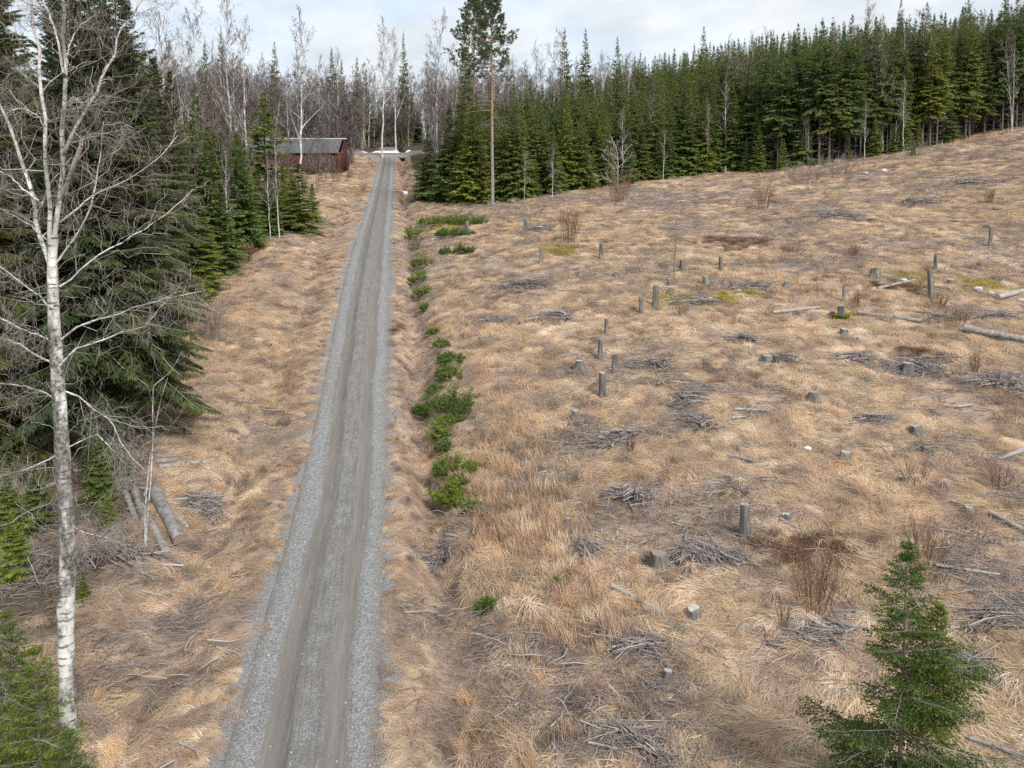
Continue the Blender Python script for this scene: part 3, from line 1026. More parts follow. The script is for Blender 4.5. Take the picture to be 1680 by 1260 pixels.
def pine(seed, H):
    r = np.random.RandomState(seed)
    tk = Geo(); k = 14
    z = np.linspace(-0.3, H * 0.985, k)
    sw = np.cumsum(r.normal(0, 0.02, (k, 2)), 0); sw -= sw[:1]
    P = np.stack([sw[:, 0], sw[:, 1], z], 1)
    tk.tubes(P, 0.22 * (1 - 0.86 * np.clip(z / H, 0, 1) ** 1.2), 8)
    # dead limbs
    dg = Geo()
    nd = 40
    dz = H * r.uniform(0.36, 0.68, nd); ph = r.uniform(0, 6.28, nd); l = r.uniform(1.2, 3.6, nd)
    s = np.linspace(0, 1, 6)[None]
    A = np.stack([np.cos(ph)[:, None] * l[:, None] * s, np.sin(ph)[:, None] * l[:, None] * s, dz[:, None] + l[:, None] * (0.12 * s - 0.22 * s ** 2)], -1)
    A += np.cumsum(r.normal(0, 0.02, A.shape), 1)
    dg.tubes(A, np.full((nd, 1), 0.035) * np.linspace(1, 0.3, 6)[None], 4, tone=r.rand(nd))
    B, q, _, _ = grow(A, np.full((nd, 6), 0.03), 5, 0.3, 1, 50, 0.25, r, k=3)
    dg.ribbons(B, np.full(B.shape[:2], 0.014), tone=r.rand(len(B)))
    # living crown
    cr = Geo()
    nb = 64
    bz = H * (0.62 + 0.375 * ((np.arange(nb) + r.rand(nb)) / nb) ** 0.9)
    uu = (bz / H - 0.62) / 0.38
    ph = np.arange(nb) * 2.4 + r.normal(0, 0.4, nb)
    l = 3.5 * np.interp(uu, [0, 0.15, 0.5, 0.85, 1], [0.85, 1.0, 0.72, 0.36, 0.15]) * r.uniform(0.55, 1.15, nb)
    e = np.radians(np.interp(uu, [0, 0.5, 1], [0, 22, 60]) + r.normal(0, 9, nb))
    A = np.stack([np.cos(ph)[:, None] * (l * np.cos(e))[:, None] * s, np.sin(ph)[:, None] * (l * np.cos(e))[:, None] * s, bz[:, None] + (l * np.sin(e))[:, None] * s + 0.12 * l[:, None] * s ** 3], -1)
    A[:, :, :2] += np.stack([np.interp(bz, z, sw[:, 0]), np.interp(bz, z, sw[:, 1])], 1)[:, None]
    A += np.cumsum(r.normal(0, 0.03, A.shape), 1) * l[:, None, None] * 0.5
    cr.tubes(A, (0.02 + 0.012 * l)[:, None] * np.linspace(1, 0.3, 6)[None], 4, mat=1, tone=r.rand(nb))
    B, rb, pi, t = grow(A, np.full((nb, 6), 0.03), 7, 0.3, 1.0, 45, 0.35, r, up=0.25, k=4, lmin=0.35)
    cr.ribbons(B, np.full(B.shape[:2], 0.012), mat=1)
    C, rc, _, _ = grow(B, np.full((len(B), 4), 0.02), 5, 0.35, 1.0, 40, 0.5, r, up=0.2, k=3, lmin=0.22)
    tip = C[:, -1]
    nn = 16
    i = np.repeat(np.arange(len(C)), nn)
    D = unit(unit(C[i, 2] - C[i, 0]) * 0.6 + unit(r.normal(size=(len(i), 3))) + np.array([0, 0, 0.25]))
    S = C[i, 1] + (C[i, 2] - C[i, 1]) * r.rand(len(i))[:, None]
    cr.kites(S, D, r.uniform(0.12, 0.24, len(i)), np.full(len(i), 0.028), r.normal(size=D.shape), tone=np.clip(np.repeat(r.normal(0.5, 0.2, len(C)), nn) + r.normal(0, 0.12, len(i)), 0, 1))
    return tk.mesh("trunk", [M['pine_bark']], True), cr.mesh("crown", [M['pine_needles'], M['pine_bark']]), dg.mesh("dead_branches", [M['twig_grey']])


def plant(name, parts, label, cat, p, rz=0.0, s=1.0, group=None):
    """a tree or bush: an Empty at its foot, its parts below it"""
    t = thing(name, label, cat, p, rz, group, s)
    for nm, me in parts:
        if me is not None:
            o = link(nm, me, t)
            if nm == 'dead_branches':
                o['kind'] = 'stuff'
    return t


def tree(name, meshes, label, p, rz=0.0, s=1.0, group=None, cat="tree"):
    nm = ("trunk", "crown", "dead_branches")
    return plant(name, list(zip(nm, meshes)), label, cat, p, rz, s, group)

# ---------------------------------------------------------------- barn beside the lane
def box(g, x0, x1, y0, y1, z0, z1, mat=0, tone=0.5):
    V = [(x, y, z) for x in (x0, x1) for y in (y0, y1) for z in (z0, z1)]
    Q = [(0, 1, 3, 2), (4, 6, 7, 5), (0, 4, 5, 1), (2, 3, 7, 6), (0, 2, 6, 4), (1, 5, 7, 3)]
    g.add(V, Q=Q, mat=mat, tone=tone)


def barn_paint(nt, b):
    n1 = noise(nt, objco(nt), 2.2, 5, 0.7, (3, 3, 0.5))
    t = attr(nt, "tone").outputs["Fac"]
    v = mth(nt, 'ADD', mth(nt, 'MULTIPLY', n1, 0.7), mth(nt, 'MULTIPLY', t, 0.3))
    nt.links.new(ramp(nt, v, [(0.3, (0.045, 0.021, 0.017)), (0.55, (0.085, 0.029, 0.023)), (0.8, (0.12, 0.062, 0.05))]), b.inputs["Base Color"])


def barn_roof(nt, b):
    co = objco(nt)
    n1 = noise(nt, co, 0.9, 5, 0.65)
    n2 = noise(nt, co, 6.0, 4, 0.6)
    c = ramp(nt, n1, [(0.3, (0.06, 0.066, 0.072)), (0.6, (0.11, 0.118, 0.126)), (0.8, (0.16, 0.16, 0.16))])
    c = mixc(nt, rng_(nt, n2, 0.56, 0.7, 0, 0.6), c, (0.11, 0.09, 0.08))
    nt.links.new(c, b.inputs["Base Color"])


M['barn_paint'] = mat("faded_red_paint", barn_paint, 0.9)
M['barn_roof'] = mat("weathered_roof_sheet", barn_roof, 0.6, 0.4)
M['barn_dark'] = flat_mat("dark_opening", (0.012, 0.011, 0.010), (0.03, 0.027, 0.025))
BX1, BY, BLEN, BDEP = -32.9, 147.6, 21.0, 7.4
bz = G(BX1 - 6, BY) - 0.35
barn = thing("barn", "long weathered red board barn with grey sheet roof left of the lane", "barn", (BX1, BY, bz))
EV, RI = 4.7, 7.6                    # eave and ridge height
wall = Geo(); box(wall, -BLEN, 0, 0, 0.12, 0.3, EV); box(wall, -BLEN, 0, BDEP - 0.12, BDEP, 0.3, EV)
for x0 in (-0.12, -BLEN):
    box(wall, x0, x0 + 0.12, 0.12, BDEP - 0.12, 0.3, EV)
    wall.add([(x0, 0.1, EV), (x0, BDEP - 0.1, EV), (x0, BDEP / 2, RI - 0.1), (x0 + 0.12, 0.1, EV), (x0 + 0.12, BDEP - 0.1, EV), (x0 + 0.12, BDEP / 2, RI - 0.1)],
             T=[(0, 2, 1), (3, 4, 5)])
link("wall", wall.mesh("wall", [M['barn_paint']]), barn)
rb = np.random.RandomState(3)
bo = Geo()
for i in range(int(BLEN / 0.24)):
    x = -BLEN + 0.24 * i
    box(bo, x + 0.012, x + 0.225, -0.028 - rb.uniform(0, 0.012), 0.0, 0.22 + rb.uniform(0, 0.1), EV - 0.03, tone=rb.rand())
for i in range(int(BDEP / 0.24)):
    y = 0.24 * i
    top = EV + (RI - EV) * (1 - abs(y + 0.12 - BDEP / 2) / (BDEP / 2)) - 0.15
    box(bo, 0.0, 0.028 + rb.uniform(0, 0.012), y + 0.012, y + 0.225, 0.22 + rb.uniform(0, 0.1), top, tone=rb.rand())
tag(link("wall_boards", bo.mesh("wall_boards", [M['barn_paint']]), barn), kind="stuff")
fo = Geo(); box(fo, -BLEN + 0.05, -0.05, 0.05, BDEP - 0.05, -0.8, 0.3)
link("stone_foundation", fo.mesh("stone_foundation", [M['stone']]), barn)
for (x0, w, h) in ((-9.2, 2.6, 2.7), (-17.0, 1.0, 2.0)):
    dr = Geo(); box(dr, x0, x0 + w, -0.075, -0.045, 0.35, 0.35 + h)
    dd_ = link("door", dr.mesh("door", [M['barn_paint']]), barn)
    for hz in (0.5, h - 0.35):
        hb = Geo()
        box(hb, x0 + 0.05, x0 + w - 0.05, -0.095, -0.078, 0.35 + hz, 0.43 + hz)
        link("hinge_strap", hb.mesh("hinge_strap", [M['barn_dark']]), dd_)
roof = Geo()
sl = math.atan2(RI - EV, BDEP / 2)
ov = 0.45
rf = thing("roof", None, None, (0, 0, 0)); rf.parent = barn
pw = 1.05
npan = int((BLEN + 0.8) / pw)


def panel():
    g = Geo()
    n = 15
    xs = np.linspace(0, pw + 0.03, n)
    prof = 0.02 * np.cos(np.arange(n) * math.pi)
    L = (BDEP / 2 + ov) / math.cos(sl)
    a = np.stack([xs, np.zeros(n), prof], 1); b_ = np.stack([xs, np.full(n, L), prof], 1)
    i = np.arange(n - 1)
    g.add(np.concatenate([a, b_]), Q=np.stack([i, i + 1, i + n + 1, i + n], 1))
    g.add(np.concatenate([a, b_]) - [0, 0, 0.012], Q=np.stack([i, i + n, i + n + 1, i + 1], 1))
    return g.mesh("roof_sheet", [M['barn_roof']])


pm_ = panel()
for i in range(npan):
    for sgn in (1, -1):
        o = link("roof_sheet", pm_, rf)
        x = -BLEN - 0.4 + i * pw
        if sgn == 1:
            o.location = (x, -ov, EV - ov * math.tan(sl) + 0.12 + 0.004 * (i % 2)); o.rotation_euler = (sl, 0, 0)
        else:
            o.location = (x + pw, BDEP + ov, EV - ov * math.tan(sl) + 0.12 + 0.004 * (i % 2)); o.rotation_euler = (sl, 0, math.pi)
rc_ = Geo()
for sgn in (1, -1):
    V = [(-BLEN - 0.45, BDEP / 2, RI + 0.19), (0.45, BDEP / 2, RI + 0.19), (0.45, BDEP / 2 - sgn * 0.3, RI - 0.03), (-BLEN - 0.45, BDEP / 2 - sgn * 0.3, RI - 0.03)]
    rc_.add(V, Q=[(0, 1, 2, 3)])
link("ridge_cap", rc_.mesh("ridge_cap", [M['old_cut']]), rf)
for sgn in (0, 1):
    y0, y1 = (-ov, BDEP / 2) if sgn == 0 else (BDEP + ov, BDEP / 2)
    z0 = EV - ov * math.tan(sl)
    for (xa, xb) in ((0.36, 0.40), (-BLEN - 0.42, -BLEN - 0.38)):
        V = [(x, y, z + dz) for x in (xa, xb) for (y, z) in ((y0, z0), (y1, RI)) for dz in (-0.12, 0.10)]
        vb = Geo(); vb.add(V, Q=[(0, 1, 3, 2), (4, 6, 7, 5), (0, 4, 5, 1), (2, 3, 7, 6), (0, 2, 6, 4), (1, 5, 7, 3)])
        link("barge_board", vb.mesh("barge_board", [M['barn_paint']]), rf)

# ---------------------------------------------------------------- the tree kinds, built once
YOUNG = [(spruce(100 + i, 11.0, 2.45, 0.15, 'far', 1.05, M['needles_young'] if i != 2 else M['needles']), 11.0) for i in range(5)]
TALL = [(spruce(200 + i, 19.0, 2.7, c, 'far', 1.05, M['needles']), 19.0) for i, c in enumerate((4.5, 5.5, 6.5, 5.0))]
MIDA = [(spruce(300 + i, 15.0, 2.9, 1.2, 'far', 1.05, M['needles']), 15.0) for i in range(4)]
BIRCH = [(bare_tree(400 + i, 20.0, (0.19, 0.24, 0.21, 0.26, 0.2)[i], n4=3, stems=(1, 1, 2, 1, 3)[i], nl=(20, 22, 14, 20, 11)[i], lean=(0.0, 0.04, 0.02, 0.05, 0.03)[i], tw=0.022, up=0.2, ang=36), 20.0) for i in range(5)]
ALDER = [(bare_tree(450 + i, 13.0, 0.30, r0=0.10, stems=(1, 3, 2, 3)[i], bark='alder_bark', n4=4, nl=(18, 10, 13, 11)[i], tw=0.022, up=0.15, lean=0.05, t0=0.15, droop=0.0), 13.0) for i in range(4)]
LITTLE = [(spruce(500 + i, 4.0, 1.05, 0.05, 'mid', 0.95, M['needles_young']), 4.0) for i in range(3)]
RT = np.random.RandomState(21)


def put(name, kinds, label, x, y, H, group=None, k=None, squash=None):
    k = RT.randint(len(kinds)) if k is None else k
    ms, h0 = kinds[k]
    s = H / h0
    sc = (s * (squash or 1), s * (squash or 1), s)
    return tree(name, ms, label, (x, y, G(x, y) - 0.05), RT.uniform(0, 6.28), sc, group)


def by_top(name, kinds, label, px, Y, pyt, group=None, k=None, squash=None, pyb=None):
    """a tree at photo column px and distance Y whose tip shows at row pyt"""
    x = (px - PX) / F * (Y * math.cos(TH) + 0.0)
    t = on_y(px, pyt, Y)
    x = t[0]
    return put(name, kinds, label, x, Y, max(1.0, t[2] - G(x, Y)), group, k, squash)


# ---- dense spruce wood along the far side of the clearing
cand = []
for gx in np.arange(-7, 118, 2.35):
    for gy in np.arange(0, 62, 2.5):
        x = gx + RT.normal(0, 0.75); dy = 0.6 + gy + abs(RT.normal(0, 0.8))
        yb = edge_y(x) + dy
        if gy > 26 and RT.rand() < 0.45:
            continue
        if x - road_x(yb) < 6.5 or abs(x) > 0.70 * yb + 5:
            continue
        cand.append((dy, x, yb))
cand.sort()
print("wood candidates", len(cand))
NW = 178
for j, (dy, x, y) in enumerate(cand[:NW]):
    pxj = PX + F * x / y
    zone = ("left of the dead tree" if pxj < 1000 else "between dead tree and snag" if pxj < 1310 else "right of the snag")
    tallzone = sstep(24, 42, x + RT.normal(0, 4))
    if RT.rand() < tallzone:
        kinds, H = TALL, RT.uniform(13.5, 21)
    elif RT.rand() < 0.25 and dy > 3:
        kinds, H = MIDA, RT.uniform(11, 15)
    else:
        kinds, H = YOUNG, RT.uniform(7.2, 12.4) + 0.06 * dy
    if dy < 2.2 and RT.rand() < 0.35:
        kinds, H = YOUNG, RT.uniform(3.5, 7.5)
    if kinds is TALL:
        lab = "tall spruce with bare lower trunk in the wood " + zone
    elif kinds is MIDA:
        lab = "taller dark spruce rising out of the dense wood " + zone
    elif dy < 4:
        lab = "young spruce in the front row of the dense wood " + zone
    else:
        lab = "young green spruce behind the front row of the wood " + zone
    put("spruce_tree", kinds, lab, x, y, H, "spruces of the dense wood beyond the clearing",
        squash=RT.uniform(0.95, 1.3))
# the rest of that wood, only tops and gaps: one mass
far_ = np.array([(x, y) for dy, x, y in cand[NW:]])
extra = []
for gx in np.arange(-12, 150, 4.2):
    for gy in np.arange(60, 150, 4.5):
        x = gx + RT.normal(0, 1.2); y = edge_y(x) + gy + RT.normal(0, 1.2)
        if x - road_x(y) > 8 and abs(x) < 0.72 * y + 5 and not (180 < y < 193):
            extra.append((x, y))
lx = []
for k in range(900):
    y = RT.uniform(205, 330); x = road_x(y) + RT.uniform(-190, 12)
    if RT.rand() < np.interp(y, [205, 250, 330], [0.08, 0.55, 1.0]):
        lx.append((x, y))
far_ = np.concatenate([far_, np.array(extra), np.array(lx)])
n = len(far_)
print("mass of spruces", n)
src = [m for ms, h in YOUNG + MIDA + TALL for m in ms[:2]]
h0 = np.array([h for ms, h in YOUNG + MIDA + TALL])
kk = np.where(RT.rand(n) < sstep(24, 42, far_[:, 0] + RT.normal(0, 4, n)), RT.randint(9, 13, n), np.where(RT.rand(n) < 0.5, RT.randint(5, 9, n), RT.randint(0, 5, n)))
Hn = np.where(kk >= 9, RT.uniform(15, 20, n), np.where(kk >= 5, RT.uniform(11.5, 16, n), RT.uniform(9.5, 13.5, n)))
s = Hn / h0[kk]
P = np.stack([far_[:, 0], far_[:, 1], height(far_[:, 0], far_[:, 1]) - 0.1], 1)
rz = np.stack([np.zeros(n), np.zeros(n), RT.uniform(0, 6.28, n)], 1)
two = lambda a: np.concatenate([a, a])
scatter("distant_spruce_wood", two(P), two(rz), two(np.stack([s, s, s], 1)), np.concatenate([2 * kk, 2 * kk + 1]), np.ones((2 * n, 3)), src)

# ---- taller trees that stand out against the sky
SKY = [("spruce_tree", MIDA, 925, 150, 44, "tall dark spruce right of the big pine, its double neighbour's left one"),
       ("spruce_tree", MIDA, 961, 152, 45, "tall dark pointed spruce against the sky, right one of a pair"),
       ("spruce_tree", MIDA, 1013, 150, 60, "dark spruce top against the sky beside a pale bare birch"),
       ("spruce_tree", MIDA, 661, 216, 50, "lone narrow dark spruce straight above the end of the lane"),
       ("spruce_tree", MIDA, 543, 212, 76, "dark spruce top above bare birches, left of the lane's end"),
       ("spruce_tree", MIDA, 585, 210, 92, "lower dark spruce top between bare birches near the lane's end"),
       ("spruce_tree", MIDA, 560, 208, 98, "dark spruce filling the gap between two dark tops, left of the lane's end"), ("spruce_tree", MIDA, 600, 214, 112, "lowest dark spruce top left of the lane's end"),
       ("spruce_tree", MIDA, 335, 216, 66, "dark spruce beside the one rising over the bare wood"), ("spruce_tree", MIDA, 450, 212, 68, "dark spruce tip in the bare wood above the barn roof"),
       ("spruce_tree", MIDA, 362, 214, 40, "dark spruce top rising over the bare wood far left of the barn"),
       ("spruce_tree", MIDA, 762, 120, 58, "narrow dark spruce close behind the left side of the big pine"),
       ("spruce_tree", MIDA, 1155, 150, 42, "spruce with the tallest tip in the middle of the right wood"),
       ("spruce_tree", TALL, 1478, 122, -4, "spruce with open top branches rising highest over the right wood"),
       ("spruce_tree", TALL, 1590, 124, -6, "tall spruce tip near the right end of the wood"),
       ("spruce_tree", TALL, 1650, 124, -2, "tall spruce at the right end of the wood, with brown trunk"),
       ("spruce_tree", MIDA, 1140, 117, 118, "darker spruce with a long clear grey trunk at the wood's edge")]
for nm, kinds, px, Y, pyt, lab in SKY:
    by_top(nm, kinds, lab, px, Y, pyt, "spruce tops against the sky", squash=0.55 if px in (661, 362) else 0.85)

# front spruces beside the lane and below the pine
for px, py, pyt, lab, sq in ((735, 335, 176, "broad dense spruce at the left corner of the wood by the lane", 1.5), (700, 332, 205, "dark low branched spruce leaning over the lane's right ditch", 1.3),
                             (778, 336, 150, "dense spruce just left of the big pine's foot", 1.15), (845, 332, 175, "dense green spruce just right of the big pine's foot", 1.1),
                             (752, 338, 290, "small bright spruce in front of the wood's left corner", 1.2), (875, 328, 268, "small spruce at the foot of the wood right of the big pine", 1.2)):
    p = at(px, py)
    t = on_y(px, pyt, p[1])
    put("spruce_tree", YOUNG, lab, p[0], p[1] + 2.4, t[2] - p[2], "corner spruces by the lane", squash=sq)

# ---- the big pine and its companion
pm1, pm2 = pine(31, 25.0), pine(32, 25.0)
p = at(808, 339)
t = on_y(812, -14, p[1])
tree("pine_tree", pm1, "tall pine with bare orange trunk standing before the dense spruces", p, 0.5, (t[2] - p[2]) / 25.0, "big pines")
t = on_y(779, -2, p[1] + 9)
zb = G(t[0], p[1] + 9)
tree("pine_tree", pm2, "pine close behind the big pine, its crown to the left", (t[0], p[1] + 9, zb), 2.1, (t[2] - zb) / 25.0, "big pines")

# ---- bare birches and alders of the background wood
tops_x = [225, 260, 300, 380, 450, 500, 545, 600, 650, 700, 770, 860, 960, 1060]
tops_y = [30, 40, 55, 55, 70, 62, 95, 112, 100, 95, 110, 120, 110, 115]
def y_in(x, y):
    return y < edge_y(x) + 30


for j in range(3800):
    if j == 0:
        nb_ = na_ = 0
    Y = RT.uniform(122, 245)
    px = RT.uniform(215, 1050)
    x = on_y(px, 300, Y)[0]
    d = x - float(road_x(Y))
    if (Y < 192 and -7 < d < 10) or (d >= 10 and y_in(x, Y)) or (180 < Y < 193) or (-56 < x < -30 and 143 < Y < 157) or (Y < 160 and -30 < d < 0):
        continue
    want = np.interp(px, tops_x, tops_y) - 24 + RT.exponential(27) + (30 if Y < 160 else 0)
    t = on_y(px, want, Y)
    H = t[2] - G(x, Y)
    if H < 6:
        continue
    H = min(H, RT.uniform(15, 23))
    zone = ("left of the barn" if px < 388 else "behind the barn" if px < 580 else "above the lane's end" if px < 700 else "behind the spruces right of the lane's end")
    if RT.rand() < 0.45:
        if nb_ >= 215:
            continue
        nb_ += 1
        put("birch_tree", BIRCH, "leafless white stemmed birch in the grey wood " + zone, x, Y, H, "bare birches of the wood behind the barn")
    else:
        if na_ >= 270:
            continue
        na_ += 1
        put("alder_tree", ALDER, "leafless grey brown alder in the grey wood " + zone, x, Y, H * 0.85, "bare alders of the wood behind the barn")
print("bare wood", nb_, na_)
for px, Y, pyt, k, lab in ((487, 100, 26, 0, "white birch rising in front of the barn roof, forked at the top"), (320, 96, 8, 0, "tall white birch left of the barn, above the dark spruces"),
                           (375, 110, 18, 1, "slender white birch in front of the bare wood, left of the barn"), (400, 108, 40, 0, "pair of close white birch stems beside the barn's left end"),
                           (262, 90, -10, 3, "birch with fine crown against the sky beside the big left spruce"), (625, 182, 38, 0, "pale tall birch above the far end of the lane"),
                           (716, 150, 38, 3, "wide bare birch with grey crown left of the big pine"), (648, 190, 70, 1, "thin birch right above the snow strip at the lane's end"),
                           (925, 138, 70, 2, "forked pale birch before the paired dark spruces"), (880, 128, 92, 1, "leaning pale birch behind the wood right of the big pine"),
                           (1035, 138, 92, 0, "straight white birch stem rising above the middle of the wood"), (1255, 134, 62, 3, "reddish bare birch crown inside the right wood"),
                           (1420, 128, 20, 3, "bare birch with grey crown between the tall spruces"), (1300, 132, 80, 1, "bare birch with brown crown among the spruces' tops"),
                           (1460, 124, 30, 4, "brown twigged birch clump beside the highest spruce")):
    by_top("birch_tree", BIRCH, lab, px, Y, pyt, "birches that stand out", k=k, squash=0.85)

for _ in range(56):
    x = RT.uniform(12, 100); dy = RT.uniform(3, 45); y = float(edge_y(x)) + dy
    put("birch_tree", BIRCH, "bare brown twigged birch standing in among the spruces of the right wood", x, y, RT.uniform(13, 20) if x > 30 else RT.uniform(10, 14) + 0.05 * dy, "bare birches among the right wood's spruces")
# slim birches and snags at the wood's edge
for px, py, pyt, k, lab in ((1481, 251, 128, 0, "white edge birch with a dead spreading top in front of the right wood"), (1388, 264, 186, 1, "leaning slim birch at the wood's edge, right of the sapling cluster"),
                            (1455, 246, 150, 1, "curved thin white birch at the wood's edge beside a mossy spruce"), (1418, 264, 168, 0, "slim bare birch standing forward of the wood"),
                            (906, 327, 246, 1, "crooked thin birch at the wood's foot right of the big pine"), (1088, 298, 212, 0, "thin pale birch at the wood's edge right of the dead tree"),
                            (1160, 286, 170, 0, "thin straight birch stem beside the clear trunked spruce"), (1275, 277, 175, 1, "thin birch in front of the young spruces"),
                            (1325, 275, 190, 2, "forking bare birch in a dark gap of the wood"), (1660, 218, 60, 2, "twin thin birch stems at the right end of the wood"),
                            (860, 330, 250, 0, "thin grey birch stem just right of the big pine"), (1468, 247, 158, 0, "slim straight birch in the row at the wood's edge")):
    p = at(px, py); t = on_y(px, pyt, p[1])
    put("birch_tree", BIRCH, lab, p[0], p[1], t[2] - p[2], "slim birches at the wood's edge", k=k, squash=0.8)

# ---- left side: spruces along the lane
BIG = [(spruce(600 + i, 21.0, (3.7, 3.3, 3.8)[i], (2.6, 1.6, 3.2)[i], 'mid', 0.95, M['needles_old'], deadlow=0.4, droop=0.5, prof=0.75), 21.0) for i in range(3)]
YL = [(spruce(620 + i, 9.0, 1.9, 0.1, 'mid', 0.8, M['needles_young']), 9.0) for i in range(2)]
LEFT = [(-17.6, 31.6, 21.5, 0, "old spruce whose dark trunk stands right behind the white birch"), (-16.6, 32.6, 20.5, 2, "old spruce with the second dark trunk behind the white birch"),
        (-21.8, 29.5, 23, 1, "big dark spruce at the left edge behind the white birch"), (-19.2, 38.5, 20, 1, "dark spruce next up the lane behind the two trunks"),
        (-24.5, 36, 23, 0, "tall dark spruce deep in the left row"), (-20.8, 45, 17.0, 2, "dark spruce with shaggy tip against the grey birch wood"),
        (-26, 44, 21, 1, "tall spruce behind the shaggy tipped one"), (-23.5, 53, 15.5, 0, "mid sized spruce of the left row nearing the barn"), (-28, 52, 19, 2, "spruce half hidden in the left row's far part"),
        (-22.8, 25, 22, 2, "spruce at the photo's left edge with low drooping branches"), (-30, 60, 18, 1, "spruce of the left row seen between the birch limbs"), (-29, 33, 22, 0, "spruce far left behind the white birch's left limbs"),
        (-33, 47, 26, 1, "very tall spruce filling the top left behind the white birch"), (-27.5, 40, 25, 2, "very tall spruce behind the white birch's middle limbs"), (-37, 55, 27, 0, "very tall spruce at the top left edge"),
        (-30, 56, 24, 2, "tall spruce peeping between the white birch's stems"), (-20.5, 35.5, 22, 0, "old spruce standing close behind the two dark trunks"), (-25.5, 29, 24, 1, "old spruce at the left edge above the low drooping branches")]
for x, y, H, k, lab in LEFT:
    put("spruce_tree", BIG, lab, x, y, H, "old spruces left of the lane", k=k)
for px, Y, pyt, lab, kinds, sq in ((432, 84, 146, "tall narrow spruce standing before the barn's left end", YOUNG, 1.6), (352, 70, 205, "dark young spruce left of the narrow spruce", YOUNG, 1.0),
                                   (318, 62, 190, "young spruce beside the big shaggy spruce", YOUNG, 1.0), (424, 74, 272, "bright young spruce left of the lane", YL, 1.5),
                                   (490, 76, 264, "bright young spruce nearest the lane below the barn", YL, 1.9), (462, 79, 268, "young spruce squeezed between two bright ones", YL, 1.3),
                                   (395, 66, 290, "short young spruce at the grass edge left of the lane", YL, 1.5), (362, 58, 300, "young spruce with grey birch twigs in front", YL, 1.4),
                                   (330, 53, 320, "young spruce under the shaggy tall one", YL, 1.4), (385, 92, 225, "thin dark spruce left of the narrow spruce, farther off", YOUNG, 0.9),
                                   (512, 84, 300, "small spruce at the right end of the young spruce group", YL, 1.6)):
    by_top("spruce_tree", kinds, lab, px, Y, pyt, "young spruces left of the lane", squash=sq)
for px, Y, pyt, k, lab in ((455, 72, 225, 1, "thin brown birch sapling between the young spruces"), (370, 60, 245, 0, "thin pale birch sapling in the young spruce row"), (440, 71, 252, 0, "slim birch sapling beside the bright young spruces")):
    by_top("birch_tree", BIRCH, lab, px, Y, pyt, "saplings in the young spruce row", k=k, squash=0.75)
for px, py, pyt, k, lab in ((520, 318, 205, 1, "dark leaning bare tree in front of the barn wall"), (548, 306, 222, 2, "small bare tree before the barn's right end"), (500, 312, 218, 3, "bare grey tree before the barn's middle"),
                             (470, 316, 225, 1, "bare grey bush like tree before the barn's left part"), (535, 300, 240, 0, "little bare tree close to the barn wall")):
    p = at(px, py); t = on_y(px, pyt, p[1])
    put("alder_tree", ALDER, lab, p[0], p[1], t[2] - p[2], k=k)
fx = [290, 330, 385, 402, 412, 460, 480, 530]
fy = [180, 192, 205, 225, 285, 290, 275, 318]
for j in range(72):
    px = RT.uniform(280, 480); Y = RT.uniform(60, 120)
    x = on_y(px, 300, Y)[0]
    if x - road_x(Y) > -9:
        continue
    t = on_y(px, np.interp(px, fx, fy) + RT.exponential(16), Y)
    H = t[2] - G(x, Y)
    if H > 3:
        put("spruce_tree", YOUNG, "young spruce in the dark thicket between the left spruces and the barn", x, Y, min(H, 14), "young spruces in the thicket before the barn", squash=1.35)
for j in range(34):
    px = RT.uniform(300, 540); Y = RT.uniform(58, 138)
    x = on_y(px, 300, Y)[0]
    d = x - road_x(Y)
    if d > -8.5 or (px > 480 and Y < 110):
        continue
    t = on_y(px, np.interp(px, fx, fy) - 35 + RT.exponential(40), Y)
    H = t[2] - G(x, Y)
    if H > 3:
        put("alder_tree", ALDER, "leafless brown alder mixed into the thicket before the barn", x, Y, min(H, 11), "bare alders in the thicket before the barn", squash=0.8)
# left forest fill farther back
for x, y, H in ((-34, 68, 17), (-38, 80, 18), (-31, 76, 15), (-44, 70, 19), (-42, 92, 17), (-50, 86, 18), (-36, 48, 20), (-38, 58, 20), (-48, 100, 17), (-56, 108, 17), (-60, 98, 18)):
    put("spruce_tree", MIDA, "spruce deep in the wood left of the lane, mostly hidden", x, y, H, "half hidden spruces deep in the left wood")

# ---- near young spruces
NEAR = spruce(700, 5.6, 2.2, 0.35, 'near', 0.5, M['needles_near'], prof=0.85, gap=(math.radians(-122) - 0.6, 0.6, 2.9), droop=0.3, deadlow=0.12)
p = np.array([0.0, 0, 0]); Yn = 12.9
xb = on_y(1476, 1255, Yn)[0]
t = on_y(1460, 886, Yn)
Hn_ = t[2] - G(xb, Yn)
nt_ = tree("young_spruce", NEAR, "ragged young spruce standing alone in the near corner of the clearing", (xb, Yn, G(xb, Yn)), 0.6, Hn_ / 5.6)
SIDE = spruce(703, 2.3, 0.85, 0.05, 'near', 0.7, M['needles_near'], prof=0.8, droop=0.2)
st_ = link("side_top", SIDE[1], nt_, (0.30, -0.2, 2.5)); st_.rotation_euler = (0.08, 0.12, 0.3); st_.scale = (0.95, 0.95, 0.85)
link("side_trunk", SIDE[0], st_)
NL1 = spruce(710, 4.4, 1.35, 0.1, 'near', 0.45, M['needles_near'], prof=0.75)
for px, pyt, Y, s_, rz_, lab in ((56, 1058, 13.6, 1.0, 0.2, "young spruce in front of the white birch's foot"), (12, 1000, 15.2, 1.0, 2.4, "young spruce at the left edge behind the near one"),
                                 (112, 1195, 13.2, 1.0, 4.0, "low young spruce reaching past the white birch's foot")):
    t = on_y(px, pyt, Y)
    tree("young_spruce", NL1, lab, (t[0], Y, G(t[0], Y)), rz_, (t[2] - G(t[0], Y)) / 4.4, "young spruces round the white birch's foot")
